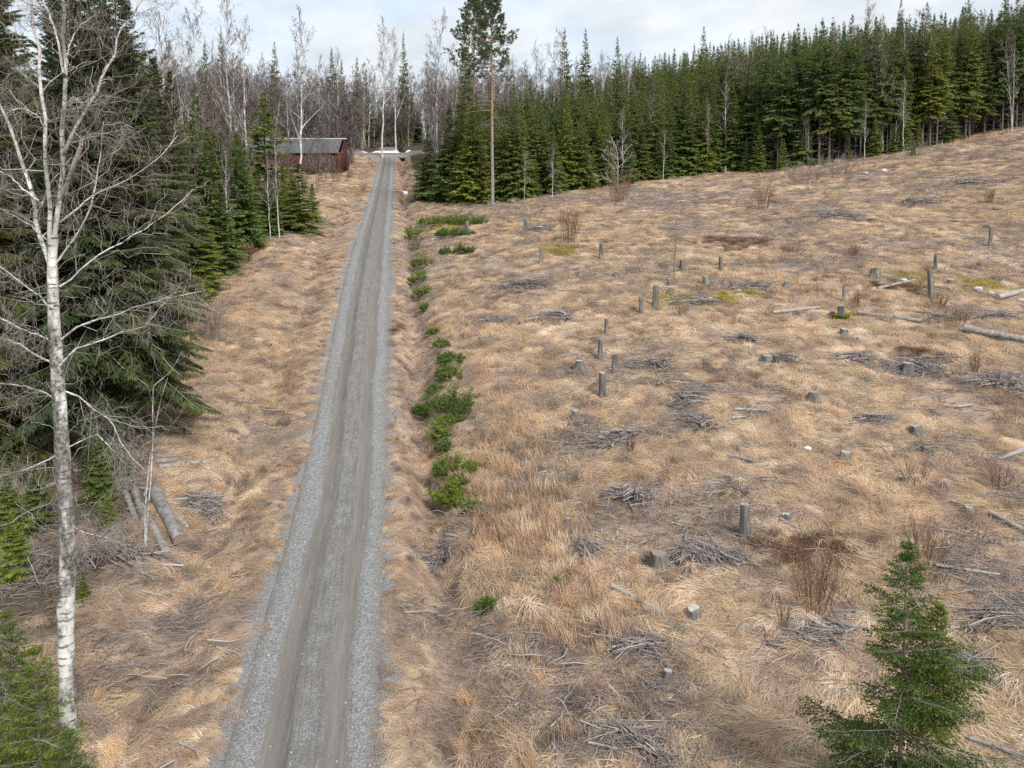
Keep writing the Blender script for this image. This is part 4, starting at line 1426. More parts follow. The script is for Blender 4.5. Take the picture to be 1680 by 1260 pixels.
for px, py, h, lab in ((165, 815, 2.6, "dark little spruce beside the log pile"), (25, 945, 2.2, "small spruce left of the white birch trunk"), (205, 770, 1.6, "small spruce under the two dark trunks"), (60, 850, 2.4, "dark little spruce left of the white birch trunk, under the old spruces"), (15, 880, 2.8, "little spruce at the left edge under the old spruces"), (180, 850, 1.3, "low little spruce in the dark brush left of the log pile"), (138, 975, 0.8, "tiny green spruce just right of the white birch trunk")):
    p = at(px, py + 10)
    put("young_spruce", LITTLE, lab, p[0], p[1], h, "little spruces under the left wood", squash=1.2)
for px, py, h, lab in ((1500, 256, 2.2, "little spruce bush at the wood's right edge"), (1235, 283, 1.6, "little spruce at the edge by a short snag"), (1440, 258, 3.2, "mossy yellow green little spruce among edge birches"),
                       (1392, 266, 3.0, "yellow green small spruce beside the leaning birch"), (1285, 282, 4.5, "pale green thin spruce before the dark gap"), (1350, 275, 1.8, "little dark spruce bush at the edge")):
    p = at(px, py)
    put("young_spruce", LITTLE, lab, p[0], p[1] + 0.3, h, "little spruces along the wood's edge")

# ---------------------------------------------------------------- the white birch in front, left
RB = np.random.RandomState(77)
YB = 17.0
XB = on_y(112, 1262, YB)[0]
base = np.array([XB, YB, G(XB, YB)])


def px_line(pts, y0, y1, k, jit=0.0):
    """a limb traced in the photo and set at its distance; y runs from y0 to y1 along it"""
    pts = np.array(pts, float)
    s = np.concatenate([[0], np.cumsum(np.linalg.norm(np.diff(pts, axis=0), axis=1))]); s /= s[-1]
    q = np.linspace(0, 1, k)
    px = np.interp(q, s, pts[:, 0]); py = np.interp(q, s, pts[:, 1])
    yy = y0 + (y1 - y0) * q + (np.cumsum(RB.normal(0, jit, k)) if jit else 0)
    return np.array([on_y(a, b, c) for a, b, c in zip(px, py, yy)])


hero = thing("birch_tree", "big white birch with many limbs standing in front of the dark left spruces", "tree", base)
tk = Geo()
trunk_px = [(113, 1290), (110, 1120), (108, 1000), (113, 900), (104, 780), (100, 700), (95, 620), (89, 540), (87, 480), (85, 430), (88, 385)]
P = px_line(trunk_px, YB, YB, 26)
hw = np.interp(np.linspace(0, 1, 26), [0, 0.1, 0.5, 0.8, 1], [0.215, 0.185, 0.168, 0.138, 0.10])
hw = hw * (1 + 0.05 * RB.normal(size=26))
tk.tubes(P - base, hw, 14)
link("trunk", tk.mesh("trunk", [M['birch_bark']], True), hero)
LIMBS = [([(84, 420), (80, 330), (78, 270), (73, 200), (68, 140), (55, 60), (50, 0), (46, -70)], 0.075, 0.035, -0.4),
         ([(88, 400), (99, 310), (104, 240), (108, 170), (107, 100), (105, 50), (102, 0), (100, -90)], 0.085, 0.045, 0.3),
         ([(106, 250), (122, 215), (143, 178), (165, 130), (185, 90), (197, 50), (215, 30), (240, -8)], 0.060, 0.018, 0.9),
         ([(84, 440), (66, 385), (56, 320), (40, 285), (30, 250), (15, 200), (0, 172), (-30, 120)], 0.080, 0.035, 0.6),
         ([(104, 120), (96, 62), (86, 40), (74, 8), (58, -40)], 0.040, 0.022, -0.8),
         ([(108, 95), (118, 62), (134, 38), (148, 30), (156, 24)], 0.026, 0.010, 0.4),
         ([(86, 440), (112, 405), (140, 365), (150, 330), (160, 290), (166, 240), (170, 200)], 0.036, 0.010, -0.9),
         ([(98, 365), (130, 340), (160, 315), (205, 298), (240, 275), (270, 250), (292, 222)], 0.034, 0.008, 1.4),
         ([(98, 470), (135, 440), (165, 415), (200, 398), (245, 370), (285, 342), (318, 310)], 0.032, 0.008, 0.8),
         ([(96, 560), (130, 535), (165, 522), (205, 512), (235, 500), (270, 490), (330, 478)], 0.036, 0.008, -0.6),
         ([(98, 600), (125, 572), (160, 560), (200, 545), (240, 535), (262, 505), (285, 480), (300, 462)], 0.030, 0.008, 1.0),
         ([(102, 640), (130, 652), (158, 675), (182, 690), (196, 720), (215, 750), (238, 772)], 0.030, 0.008, -1.2),
         ([(110, 735), (135, 722), (160, 712), (185, 738), (205, 762), (222, 770)], 0.022, 0.007, -0.8),
         ([(94, 600), (70, 588), (45, 572), (20, 560), (-10, 550)], 0.040, 0.022, 0.5),
         ([(90, 565), (62, 548), (35, 540), (10, 528), (-12, 518)], 0.036, 0.018, -0.9),
         ([(98, 660), (70, 642), (40, 634), (15, 630), (-10, 628)], 0.030, 0.016, 0.8),
         ([(106, 740), (85, 752), (55, 765), (25, 775), (-10, 785)], 0.024, 0.012, -0.6),
         ([(90, 520), (70, 490), (40, 468), (10, 445), (-12, 430)], 0.034, 0.018, 0.3),
         ([(78, 395), (50, 370), (25, 355), (0, 342), (-20, 335)], 0.028, 0.014, -0.7),
         ([(64, 330), (40, 312), (18, 290), (-5, 280)], 0.030, 0.018, 0.6),
         ([(74, 210), (62, 190), (40, 178), (20, 180), (5, 190)], 0.022, 0.008, -0.6),
         ([(112, 860), (140, 875), (165, 880), (190, 884), (205, 878)], 0.020, 0.006, -0.7),
         ([(100, 240), (125, 232), (160, 222), (185, 228), (195, 238), (205, 220)], 0.022, 0.007, 0.9),
         ([(100, 180), (120, 158), (135, 170), (150, 160)], 0.018, 0.006, -0.5),
         ([(72, 150), (48, 130), (30, 112), (18, 122)], 0.016, 0.006, 0.6)]
twS = []; twR = []
for pts_, ra, rb_, dy in LIMBS:
    k = 14
    L = px_line(pts_, YB, YB + dy, k, 0.03)
    L[1:-1] += RB.normal(0, 0.012, (k - 2, 3)) * ra / 0.04
    R = np.linspace(ra, rb_, k) * 0.68
    g = Geo()
    g.tubes(L - base, R, 7, tone=0.0 if ra > 0.03 else 0.5)
    link("limb", g.mesh("limb", [M['birch_limb']], True), hero)
    twS.append(L); twR.append(R)
# the snapped limb with its pale torn end
L = px_line([(105, 318), (114, 290), (124, 262), (133, 240)], YB, YB - 0.5, 7)
g = Geo(); g.tubes(L - base, np.linspace(0.055, 0.045, 7), 8)
q = L[-1] - base
for a in range(7):
    w_ = a * 0.9
    S = q + 0.028 * np.array([math.cos(w_), math.sin(w_), 0])
    g.tubes(np.array([S, S + [0.01 * RB.normal(), 0.01 * RB.normal(), RB.uniform(0.08, 0.24)]]), np.array([0.016, 0.003]), 4, mat=1, tone=0.9)
tag(link("broken_limb", g.mesh("broken_limb", [M['birch_limb'], M['cut_wood']], True), hero), "snapped limb with pale torn wood at its end")
k = 14
A = np.array(twS); AR = np.array(twR)
B, rb1, pi, tt_ = grow(A - base, AR, 16, 0.12, 1.0, 48, 0.34, RB, up=0.05, k=7, rr=0.42, wig=0.30, lmin=0.5)
rb1 = np.clip(rb1, 0.005, 0.02)
g = Geo(); g.tubes(B, rb1, 4, tone=0.75 + 0.2 * RB.rand(len(B)))
Tr = np.array([P[3:] - base]); 
C0, rc0, _, _ = grow(np.array([np.array([np.interp(np.linspace(0, 1, 14), np.linspace(0, 1, 26), (P - base)[:, i]) for i in range(3)]).T]), np.full((1, 14), 0.10), 30, 0.35, 1.0, 70, 0.14, RB, up=-0.05, k=7, rr=0.1, wig=0.35)
g.tubes(C0, np.clip(rc0, 0.006, 0.012), 4, tone=0.8)
link("branches", g.mesh("branches", [M['birch_limb']], True), hero)
B = np.concatenate([B, C0]); rb1 = np.concatenate([rb1, np.clip(rc0, 0.006, 0.012)])
C, rc1, _, _ = grow(B, rb1, 7, 0.2, 1.0, 45, 0.5, RB, up=-0.06, k=5, rr=0.6, wig=0.25, lmin=0.3)
D, rd1, _, _ = grow(C, np.full(C.shape[:2], 0.004), 4, 0.2, 1.0, 40, 0.6, RB, up=-0.22, k=4, rr=0.7, wig=0.2, lmin=0.22)
g = Geo()
g.tubes(C, np.clip(rc1, 0.0028, 0.006), 3, tone=RB.rand(len(C)))
g.ribbons(D, np.full(D.shape[:2], 0.0028), tone=RB.rand(len(D)) * 0.8)
tag(link("twigs", g.mesh("twigs", [M['twig_grey']]), hero), kind="stuff")


def traced_tree(name, label, stems, bark, Y, bary=0.0, nl=9, lr=0.3, twm='twig', ang=45, tw=0.004, group=None, n3=4):
    """small bare tree traced stem by stem: [(pixels, r0, r1)]"""
    f = on_y(*stems[0][0][0], Y)
    b = np.array([f[0], Y, G(f[0], Y)])
    t = thing(name, label, "tree", b, 0, group)
    g = Geo(); Ls = []; Rs = []
    for pts_, ra, rb_ in stems:
        L = px_line(pts_, Y, Y + RB.uniform(-0.3, 0.3), 10, 0.02)
        if pts_[0] == stems[0][0][0]:
            L[0, 2] = b[2] - 0.15
        R = np.linspace(ra, rb_, 10)
        g.tubes(L - b, R, 6, tone=0.35)
        Ls.append(L - b); Rs.append(R)
    link("trunk", g.mesh("trunk", [M[bark]], True), t)
    B, rb1, _, _ = grow(np.array(Ls), np.array(Rs), nl, 0.2, 1.0, ang, lr, RB, up=0.15, k=5, rr=0.45, wig=0.2, lmin=0.2)
    C, _, _, _ = grow(B, rb1, n3, 0.2, 1.0, 42, 0.5, RB, up=0.05, k=3, wig=0.15, lmin=0.15)
    g = Geo(); g.tubes(B, np.maximum(rb1, tw), 3, tone=RB.rand(len(B))); g.ribbons(C, np.full(C.shape[:2], tw), tone=RB.rand(len(C)))
    link("crown", g.mesh("crown", [M[twm]]), t)
    return t


p = at(240, 908)
traced_tree("birch_sapling", "thin pinkish birch sapling with two stems beside the log pile",
            [([(238, 908), (242, 850), (248, 780), (251, 720), (252, 690), (249, 655), (252, 630), (266, 622), (285, 605), (300, 575)], 0.036, 0.010),
             ([(238, 908), (238, 830), (246, 750), (255, 700), (262, 660), (275, 620)], 0.026, 0.008)], 'birch_bark', p[1], nl=8, lr=0.28)
p = at(1014, 318)
traced_tree("dead_tree", "pale dead tree with wide bare boughs in front of the dense spruces",
            [([(1014, 322), (1013, 300), (1014, 270), (1013, 250), (1008, 235), (1003, 228)], 0.13, 0.04),
             ([(1013, 300), (1002, 298), (990, 290), (975, 286)], 0.06, 0.02), ([(1013, 285), (1003, 272), (995, 262), (988, 256)], 0.05, 0.02),
             ([(1014, 275), (1022, 268), (1030, 262), (1038, 250)], 0.05, 0.02), ([(1013, 262), (1006, 255), (998, 248), (990, 247)], 0.04, 0.015), ([(1014, 262), (1022, 256), (1032, 240)], 0.04, 0.015)],
            'log_bark', p[1], nl=8, lr=0.45, twm='deadwood', tw=0.022, n3=4)
p = at(1106, 456)
traced_tree("sapling", "thin leafless sapling standing alone in the middle of the clearing",
            [([(1106, 458), (1106, 430), (1109, 400), (1110, 370), (1111, 345), (1110, 335)], 0.045, 0.012)], 'alder_bark', p[1], nl=12, lr=0.22, tw=0.007)
for px, py, top, r_, lab in ((1312, 274, 230, 0.12, "short pale snag before the dark gap of the wood"), (1190, 283, 272, 0.14, "stubby broken snag at the foot of the wood"), (1545, 247, 232, 0.10, "thin post like snag at the wood's right edge"),
                             (1653, 222, 211, 0.10, "last short snag at the clearing's top right")):
    p = at(px, py); t = on_y(px + 1, top, p[1])
    b = thing("snag", lab, "dead tree", p)
    g = Geo(); H_ = t[2] - p[2]
    z_ = np.linspace(-0.2, H_, 6)
    g.tubes(np.stack([0.02 * np.sin(z_ * 2), 0.02 * z_, z_], 1), r_ * np.linspace(1.1, 0.55, 6), 7, cap=True)
    link("trunk", g.mesh("trunk", [M['deadwood']], True), b)
    g = Geo(); A = np.array([[[0, 0, H_ * f], [0.25 * math.cos(a), 0.25 * math.sin(a), H_ * f + 0.1], [0.5 * math.cos(a), 0.5 * math.sin(a), H_ * f + 0.12]] for f, a in ((0.5, 0.4), (0.7, 2.8), (0.85, 4.4))])
    g.tubes(A, np.array([[0.03, 0.02, 0.01]] * 3), 4); link("branch_stubs", g.mesh("branch_stubs", [M['deadwood']]), b)

# ---------------------------------------------------------------- stumps
RS = np.random.RandomState(5)


def stump(px, py, hpx, wpx, label, cut='old_cut', lean=0.0, group="tree stumps in the clearing", flare=1.5, moss=False, slant=None):
    p = at(px, py)
    k = ppm(p)
    lean = lean + RS.normal(0, 0.05)
    H, r = hpx / k * 1.05 + 0.06, wpx / k / 2 * 0.86
    t = thing("stump", label, "stump", p, RS.uniform(0, 6.28), group)
    n = 24
    an = np.arange(n) * 2 * math.pi / n
    lob = 1 + 0.07 * np.cos(3 * an + RS.uniform(0, 6)) + 0.05 * np.cos(5 * an + RS.uniform(0, 6)) + RS.normal(0, 0.03, n)
    root = 0.5 + 0.5 * np.cos(4 * an + RS.uniform(0, 6))
    sl = slant if slant is not None else RS.normal(0, 0.12)
    rows = []
    zs = (-0.25, 0.0, 0.08, 0.18, 0.32, 0.5, 0.7, 0.88, 0.97, 1.0)
    for z in zs:
        fl = 1 + (flare - 1) * math.exp(-max(z, 0) * H / max(0.16, r * 0.8)) * (0.35 + 0.9 * root)
        rr = r * lob * fl * (0.94 if z == 1.0 else 1) * (1.06 - 0.16 * max(z, 0)) * (1 + RS.normal(0, 0.02, n))
        zz = z * H + (sl * r * np.cos(an) * (z > 0.9)) + (RS.normal(0, 0.014, n) if z == 1.0 else 0) - (0.02 if z == 0.97 else 0)
        rows.append(np.stack([rr * np.cos(an) + lean * z * H, rr * np.sin(an), zz * np.ones(n)], 1))
    V = np.concatenate(rows)
    i = np.arange(len(zs) - 1)[:, None] * n + np.arange(n)[None]
    j = np.arange(len(zs) - 1)[:, None] * n + (np.arange(n)[None] + 1) % n
    g = Geo(); g.add(V, Q=np.stack([i, j, j + n, i + n], -1).reshape(-1, 4))
    link("bark", g.mesh("bark", [M['stump_bark']], True), t)
    g = Geo()
    top = rows[-1]; c = top.mean(0)
    inner = c + (top - c) * 0.55 + np.stack([np.zeros(n), np.zeros(n), RS.normal(0, 0.008, n) - 0.006], 1)
    W = np.concatenate([top, inner, [c]])
    a_ = np.arange(n); b_ = (a_ + 1) % n
    g.add(W, T=np.stack([a_ + n, b_ + n, np.full(n, 2 * n)], 1), Q=np.stack([a_, b_, b_ + n, a_ + n], 1), tone=RS.rand())
    link("cut_face", g.mesh("cut_face", [M[cut]]), t)
    if moss:
        g = Geo()
        m = 26
        for _ in range(m):
            a = RS.uniform(0, 6.28); q = r * RS.uniform(1.0, 1.9)
            c = np.array([q * math.cos(a), q * math.sin(a), RS.uniform(0.0, 0.25) * H])
            D = unit(RS.normal(size=(14, 3)) + [0, 0, 0.8])
            g.kites(np.repeat([c], 14, 0), D, RS.uniform(0.08, 0.2, 14), np.full(14, 0.04), RS.normal(size=(14, 3)), tone=RS.rand(14))
        tag(link("moss", g.mesh("moss", [M['moss']]), t), kind="stuff")
    return t


STUMPS = [(1221, 887, 52, 19, "tall grey stump with a dark top, nearest tall one in the clearing"), (988, 656, 37, 13, "tall stump with white cut top below the two other tall ones"),
          (984, 590, 31, 9, "tall slim stump, upper left of three tall stumps standing together"), (1008, 611, 26, 10, "knobbly topped stump, upper right of three standing together"),
          (995, 553, 23, 7, "slim stump standing uphill of the three together"), (1053, 516, 28, 9, "tall slim stump, left one of two beside the long mossy hump"),
          (1075, 503, 31, 11, "thicker tall stump, right one of two beside the long mossy hump"), (887, 435, 26, 8, "slim tall stump on the left below the small mossy patch"),
          (986, 425, 24, 8, "slim tall stump right of the small mossy patch"), (1182, 445, 22, 6, "thin tall stump uphill of the mossy hump"),
          (1158, 469, 15, 11, "squat grey stump at the upper rim of the mossy hump"), (1527, 492, 42, 10, "tall leaning grey stump beside the right mossy patch"),
          (1534, 444, 25, 6, "thin tall stump uphill of the leaning grey one"), (1383, 497, 26, 5, "thin pole like stump behind the mossy footed stump"),
          (1625, 403, 29, 7, "thin pointed stump far up at the right side"), (863, 382, 20, 7, "slim stump in the brush below the wood's edge"),
          (766, 386, 22, 9, "pale stump among the green bushes by the ditch"), (943, 697, 17, 13, "short round stump left below the white topped stump"),
          (1096, 1120, 18, 17, "small grey stump in the near grass"), (932, 868, 13, 10, "small pale topped stump in near tall grass"),
          (1490, 612, 15, 20, "grey stump in the brush patch with rusty soil"), (1503, 712, 12, 22, "low dark stump in grass, right of the clearing's middle"),
          (1518, 748, 11, 16, "low wide stump just below another low dark one"), (1480, 792, 9, 14, "low stump with pale cut beside thin bare shoots"),
          (1436, 458, 13, 16, "round grey stump uphill of the thin pole like one"), (1560, 470, 10, 14, "low stump by the right mossy patch"),
          (1258, 595, 9, 18, "low weathered stump beside a scrap of brush"), (1385, 552, 9, 14, "low stump with bleached side above the grassy bowl"),
          (1290, 858, 8, 14, "low grey stump with a chip beside it right of the tallest stump"), (1118, 445, 16, 7, "short slim stump next to the lone sapling"),
          (1098, 470, 10, 8, "low slim stump below the lone sapling"), (1366, 520, 9, 9, "low stump left of the mossy footed one"), (1590, 845, 8, 16, "low stump half sunk in grass at the right"),
          (1290, 470, 8, 9, "small low stump in the litter right of the mossy hump"), (1335, 660, 12, 18, "rotten low stump with a jagged splinter"), (640 + 75, 520, 7, 8, "low stump on the ditch bank"),
          (1215, 842, 5, 12, "flat low stump just behind the tallest near stump"), (1010, 455, 9, 8, "low stump between the small mossy patch and the sapling")]
for s_ in STUMPS:
    stump(*s_, flare=1.35 if s_[2] > 18 else 1.6)
stump(951, 614, 17, 16, "pale stump with spreading roots on top of a grassy mound", 'old_cut', flare=2.6)
stump(1082, 938, 24, 32, "broad cut stump at the left end of the big brush heap", 'cut_wood', flare=1.5)
stump(1137, 1014, 15, 24, "broad flat stump with a brown cut in near grass", 'old_cut', flare=1.4)
stump(1381, 524, 21, 14, "thick grey stump with yellow moss round its foot", 'old_cut', flare=1.4, moss=True)
stump(1386, 758, 12, 18, "stump buried in a mound of drooping grass", 'old_cut', flare=2.0)


# ---------------------------------------------------------------- logs
def log(pa, pb, dpx, label, bark='log_bark', cut='old_cut', name="log", group=None, lift=0.0, taper=0.85, crook=0.0, stubs=3):
    a, b = at(*pa), at(*pb)
    r = dpx / ppm(0.5 * (a + b)) / 2
    a[2] += r * 0.8 + lift; b[2] += r * 0.8 * taper + lift
    L = np.linalg.norm(b - a)
    k = 9
    s = np.linspace(0, 1, k)
    P = a[None] + (b - a)[None] * s[:, None]
    P[:, :2] += (np.cumsum(RS.normal(0, 0.01, (k, 2)), 0)) * L * 0.3 * (0.3 + crook)
    P = P - a
    t = thing(name, label, "log", a, 0, group)
    R = r * np.linspace(1, taper, k) * (1 + RS.normal(0, 0.03, k))
    g = Geo(); g.tubes(P, R, 12)
    for _ in range(stubs):
        f = RS.uniform(0.1, 0.9); c = P[0] + (P[-1] - P[0]) * f
        D = unit(np.array([RS.normal(), RS.normal(), 0.7]))
        g.tubes(np.array([c, c + D * (r + RS.uniform(0.03, 0.16))]), np.array([r * 0.22, r * 0.14]), 5, cap=True)
    link("bark", g.mesh("bark", [M[bark]], True), t)
    for e, q in ((0, 1), (-1, -2)):
        g = Geo()
        ax = unit(P[e] - P[q])
        u = unit(np.cross(ax, [0, 0, 1.0])); v = np.cross(ax, u)
        an = np.arange(12) * math.pi / 6
        c = P[e] + ax * 0.006
        ring = c + 0.97 * R[e] * (np.cos(an)[:, None] * u + np.sin(an)[:, None] * v)
        ring2 = c + ax * 0.004 + 0.5 * R[e] * (np.cos(an)[:, None] * u + np.sin(an)[:, None] * v)
        i = np.arange(12); j = (i + 1) % 12
        g.add(np.concatenate([ring, ring2, [c + ax * 0.005]]), T=np.stack([i + 12, j + 12, np.full(12, 24)], 1), Q=np.stack([i, j, j + 12, i + 12], 1), tone=RS.rand())
        link("cut_end", g.mesh("cut_end", [M[cut]]), t)
    return t


for a in (((255, 822), (294, 897), 22, "thickest pale log of the pile, its brown cut end towards the lane", 'log_bark', 'cut_wood'),
          ((232, 838), (272, 908), 15, "thinner pale log left of the thickest one, ends beside it"), ((246, 812), (306, 868), 8, "slim grey pole on the pile's right side"),
          ((220, 806), (238, 866), 12, "grey log standing out at the pile's left, pointing to the camera"), ((206, 812), (222, 860), 10, "leftmost grey log of the pile, half under the little spruce")):
    log(*a, group="logs in the pile below the left spruces", lift=0.05)
for a in (((258, 760), (318, 757), 9, "pale grey log on top of a low heap, left of the lane"), ((262, 770), (338, 763), 8, "grey log at the bottom of a low heap, left of the lane"), ((275, 765), (346, 770), 6, "thin grey pole at the front of the low heap, left of the lane")):
    log(*a, group="logs in the low heap left of the lane")
log((122, 772), (212, 766), 8, "pale fallen trunk lying behind the two dark spruce trunks")
log((76, 800), (104, 790), 5, "short bleached log left of the white birch trunk", 'deadwood')
log((250, 804), (274, 812), 8, "dark short log end behind the pile", 'stump_bark')
log((284, 818), (312, 832), 5, "thin pale stick of wood right of the pile", 'deadwood', stubs=0)
FIELD = [((1580, 549), (1690, 566), 12, "long weathered log lying at the right edge below the brush"), ((1637, 491), (1690, 478), 9, "pale log end rising at the right edge by the mossy patch"),
         ((1268, 517), (1345, 507), 5, "slim bleached log lying level left of the mossy footed stump"), ((1408, 515), (1512, 531), 7, "dark rough log lying right of the mossy footed stump"),
         ((1004, 971), (1088, 1010), 9, "bleached birch log lying slantwise in near grass"), ((1624, 853), (1690, 882), 9, "grey log running out at the right edge, above the near spruce"),
         ((1196, 756), (1236, 766), 6, "short split grey log in the clearing's middle"), ((1205, 680), (1262, 677), 4, "thin bleached log lying level left of the rotten stump"),
         ((1200, 692), (1224, 690), 4, "short bleached stick left of the rotten stump"), ((1590, 1218), (1690, 1252), 7, "thin log at the bottom right corner behind the near spruce"),
         ((1535, 940), (1640, 952), 5, "slim bleached pole lying right of the near spruce's top"), ((1440, 478), (1500, 462), 5, "thin log lying in the right mossy patch"),
         ((1560, 830), (1590, 838), 5, "short grey stick in the grass at the right"), ((1280, 862), (1308, 872), 5, "short split log right of the tallest near stump"),
         ((1570, 670), (1598, 668), 4, "short bleached stick below the right brush heap"), ((965, 1232), (1012, 1234), 4, "thin pale stick at the bottom of the clearing")]
for a in FIELD:
    log(*a, bark='deadwood' if ("bleach" in a[3] or "pale" in a[3]) else 'log_bark', lift=0.09)
# curved root wood at the right edge
p = at(1660, 750)
t = thing("root_wood", "curved bleached root lying at the right edge of the clearing", "dead wood", p)
g = Geo(); s = np.linspace(0, 1, 10)
g.tubes(np.stack([-0.7 + 1.6 * s, -0.25 + 0.3 * np.sin(s * 2.6), 0.08 + 0.45 * s ** 1.6], 1), np.interp(s, [0, 1], [0.04, 0.13]), 8)
link("root", g.mesh("root", [M['deadwood']], True), t)
g = Geo(); g.tubes(np.stack([0.2 + 0.6 * s, 0.1 - 0.2 * s, 0.10 + 0.15 * np.sin(s * 3)], 1), np.interp(s, [0, 1], [0.10, 0.05]), 8)
link("root", g.mesh("root", [M['stump_bark']], True), t)


# ---------------------------------------------------------------- heaps of logging slash
def brush(px, py, wpx, hpx, label, dens=1.0, name="brush_heap", tilt=None, matn='slash', high=0.5):
    p = at(px, py)
    k = ppm(p)
    rx = wpx / k / 2
    a_, b_ = at(px, py - hpx / 2), at(px, py + hpx / 2)
    rx *= 1.15; ry = max(0.5, min(rx * 1.1, abs(a_[1] - b_[1]) / 2))
    hz = min(high, 0.22 * min(rx, ry) + 0.12)
    n = int(dens * np.clip(240 * (rx * ry) ** 0.6 + 90, 140, 900))
    main = RS.uniform(0, math.pi) if tilt is None else tilt
    t = thing(name, label, "brush heap", p)
    u = RS.normal(0, 0.5, (n, 2)) * (1 + 0.6 * (RS.rand(n, 1) < 0.3)); u += 0.25 * np.sin(u[:, ::-1] * 3 + px); u = u[np.linalg.norm(u, axis=1) < 1.7]; n = len(u)
    x = u[:, 0] * rx; y = u[:, 1] * ry
    gz = height(p[0] + x, p[1] + y) - p[2]
    z = gz + 0.03 + RS.rand(n) * hz * np.clip(1.1 - (u ** 2).sum(1), 0.1, 1)
    a = main + RS.normal(0, 0.6, n) + 0.9 * np.sin(u[:, 0] * 2 + py)
    L = np.clip(RS.lognormal(-0.25, 0.5, n), 0.25, 2.4)
    s = np.linspace(-0.5, 0.5, 5)[None]
    bend = RS.normal(0, 0.06, n)[:, None] * L[:, None] * (4 * s ** 2)
    dz = RS.normal(0, 0.14, n)[:, None] * L[:, None] * s - 0.10 * L[:, None] * (2 * s) ** 2 * (z - gz)[:, None] * 2
    Q = np.stack([x[:, None] + L[:, None] * s * np.cos(a)[:, None] - bend * np.sin(a)[:, None], y[:, None] + L[:, None] * s * np.sin(a)[:, None] + bend * np.cos(a)[:, None], z[:, None] + dz], -1)
    r = np.clip(RS.lognormal(-4.5, 0.55, n), 0.005, 0.045) * np.interp(k, [10, 30, 70], [1.5, 1.15, 1.0])
    g = Geo(); g.tubes(Q, r[:, None] * np.array([[1, 1, 0.9, 0.7, 0.35]]), 4, tone=np.clip(RS.beta(1.2, 2.2, n) + 0.7 * (RS.rand(n) < 0.10), 0, 1))
    B, _, _, _ = grow(Q, np.tile(r[:, None], (1, 5)), 3, 0.25, 1, 40, 0.4, RS, up=-0.05, k=3, lmin=0.15)
    g.ribbons(B, np.full(B.shape[:2], 0.005 * np.interp(k, [10, 30, 70], [2.0, 1.3, 1.0])), tone=RS.rand(len(B)) * 0.7)
    tag(link("sticks", g.mesh("sticks", [M[matn]]), t), kind="stuff")
    m = 2
    for i in RS.choice(np.argsort(-L)[:14], m, False):
        g = Geo(); Lf = np.clip(r[i], 0.014, 0.024) * np.interp(k, [10, 30, 70], [1.6, 1.2, 1.0])
        g.tubes(Q[i] + [0, 0, 0.05], Lf * 0.8 * np.array([1, 1, 0.95, 0.85, 0.6]), 6, tone=RS.uniform(0.2, 0.9), cap=True)
        link("branch", g.mesh("branch", [M['deadwood']], True), t)
    return t


BR = [(1145, 918, 130, 36, "biggest heap of grey branches, right of the broad cut stump", 1.5), (1130, 655, 70, 60, "long spread of grey branches in the clearing's middle"),
      (1140, 700, 60, 30, "lower end of the long branch spread, thinner and paler"), (1040, 815, 80, 36, "low dark heap of twigs left of the tallest near stump"),
      (1500, 600, 110, 26, "wide grey branch heap beside the rusty soil"), (1650, 632, 90, 40, "dark branch heap with white sticks at the right edge", 1.4),
      (1640, 1015, 110, 50, "pale tangled branches right of the near spruce", 1.3), (1585, 1095, 70, 70, "dark branch heap just right of the near spruce's crown", 1.3),
      (1345, 1035, 110, 40, "grey branch heap left of the near spruce behind the willow bush", 1.3), (1380, 356, 60, 14, "grey branch heap far up the right slope", 1.2),
      (1235, 470, 60, 12, "grey litter heap right of the mossy hump"), (850, 472, 80, 14, "dark branch litter on the left of the clearing"),
      (820, 527, 70, 12, "thin branch litter by the ditch's bushes"), (880, 378, 50, 12, "dark branch heap around the slim stump below the wood"),
      (1010, 722, 110, 26, "wide low spread of grey twigs beside the thin bare shoots"), (1600, 300, 80, 14, "faint grey branch heap high on the right slope"),
      (1510, 335, 60, 10, "low dark branch litter high on the right slope"), (1280, 590, 50, 10, "small branch scrap left of the rusty soil"),
      (920, 520, 60, 10, "thin branch litter left of the three tall stumps"), (1080, 600, 60, 18, "grey branch litter right of the knobbly stump"),
      (1150, 500, 60, 14, "bleached branch scraps lying on the mossy hump"), (735, 905, 70, 40, "dark twigs in the ditch at the near right of the lane"),
      (330, 835, 70, 40, "pale twig litter right of the log pile"), (170, 915, 110, 44, "dark twigs round the foot of the left spruces", 1.3), (60, 930, 110, 40, "dark brush left of the white birch trunk", 1.3), (190, 800, 90, 30, "dark brush under the two dark trunks", 1.2), (40, 830, 90, 30, "dark brush at the left edge under the old spruces", 1.2), (1640, 520, 60, 12, "grey branches lying along above the long weathered log"),
      (1410, 590, 50, 9, "scrap of twigs in the pale grassy bowl"), (1205, 800, 50, 12, "pale twig scrap behind the tallest near stump"), (1440, 690, 60, 12, "thin twig scrap right of the rotten stump"),
      (960, 905, 60, 24, "twig scrap in near grass left of the biggest heap"), (1060, 1060, 70, 26, "thin twig scrap below the bleached birch log"), (1220, 560, 60, 10, "thin grey litter above the grassy bowl"),
      (1040, 1215, 90, 24, "thin pale twigs at the clearing's bottom"), (680, 330, 30, 8, "dark twigs on the bank by the wood's left corner"), (1545, 520, 60, 10, "twig litter around the tall leaning stump's right")]
for b in BR:
    brush(*b[:5], dens=b[5] if len(b) > 5 else 0.9)


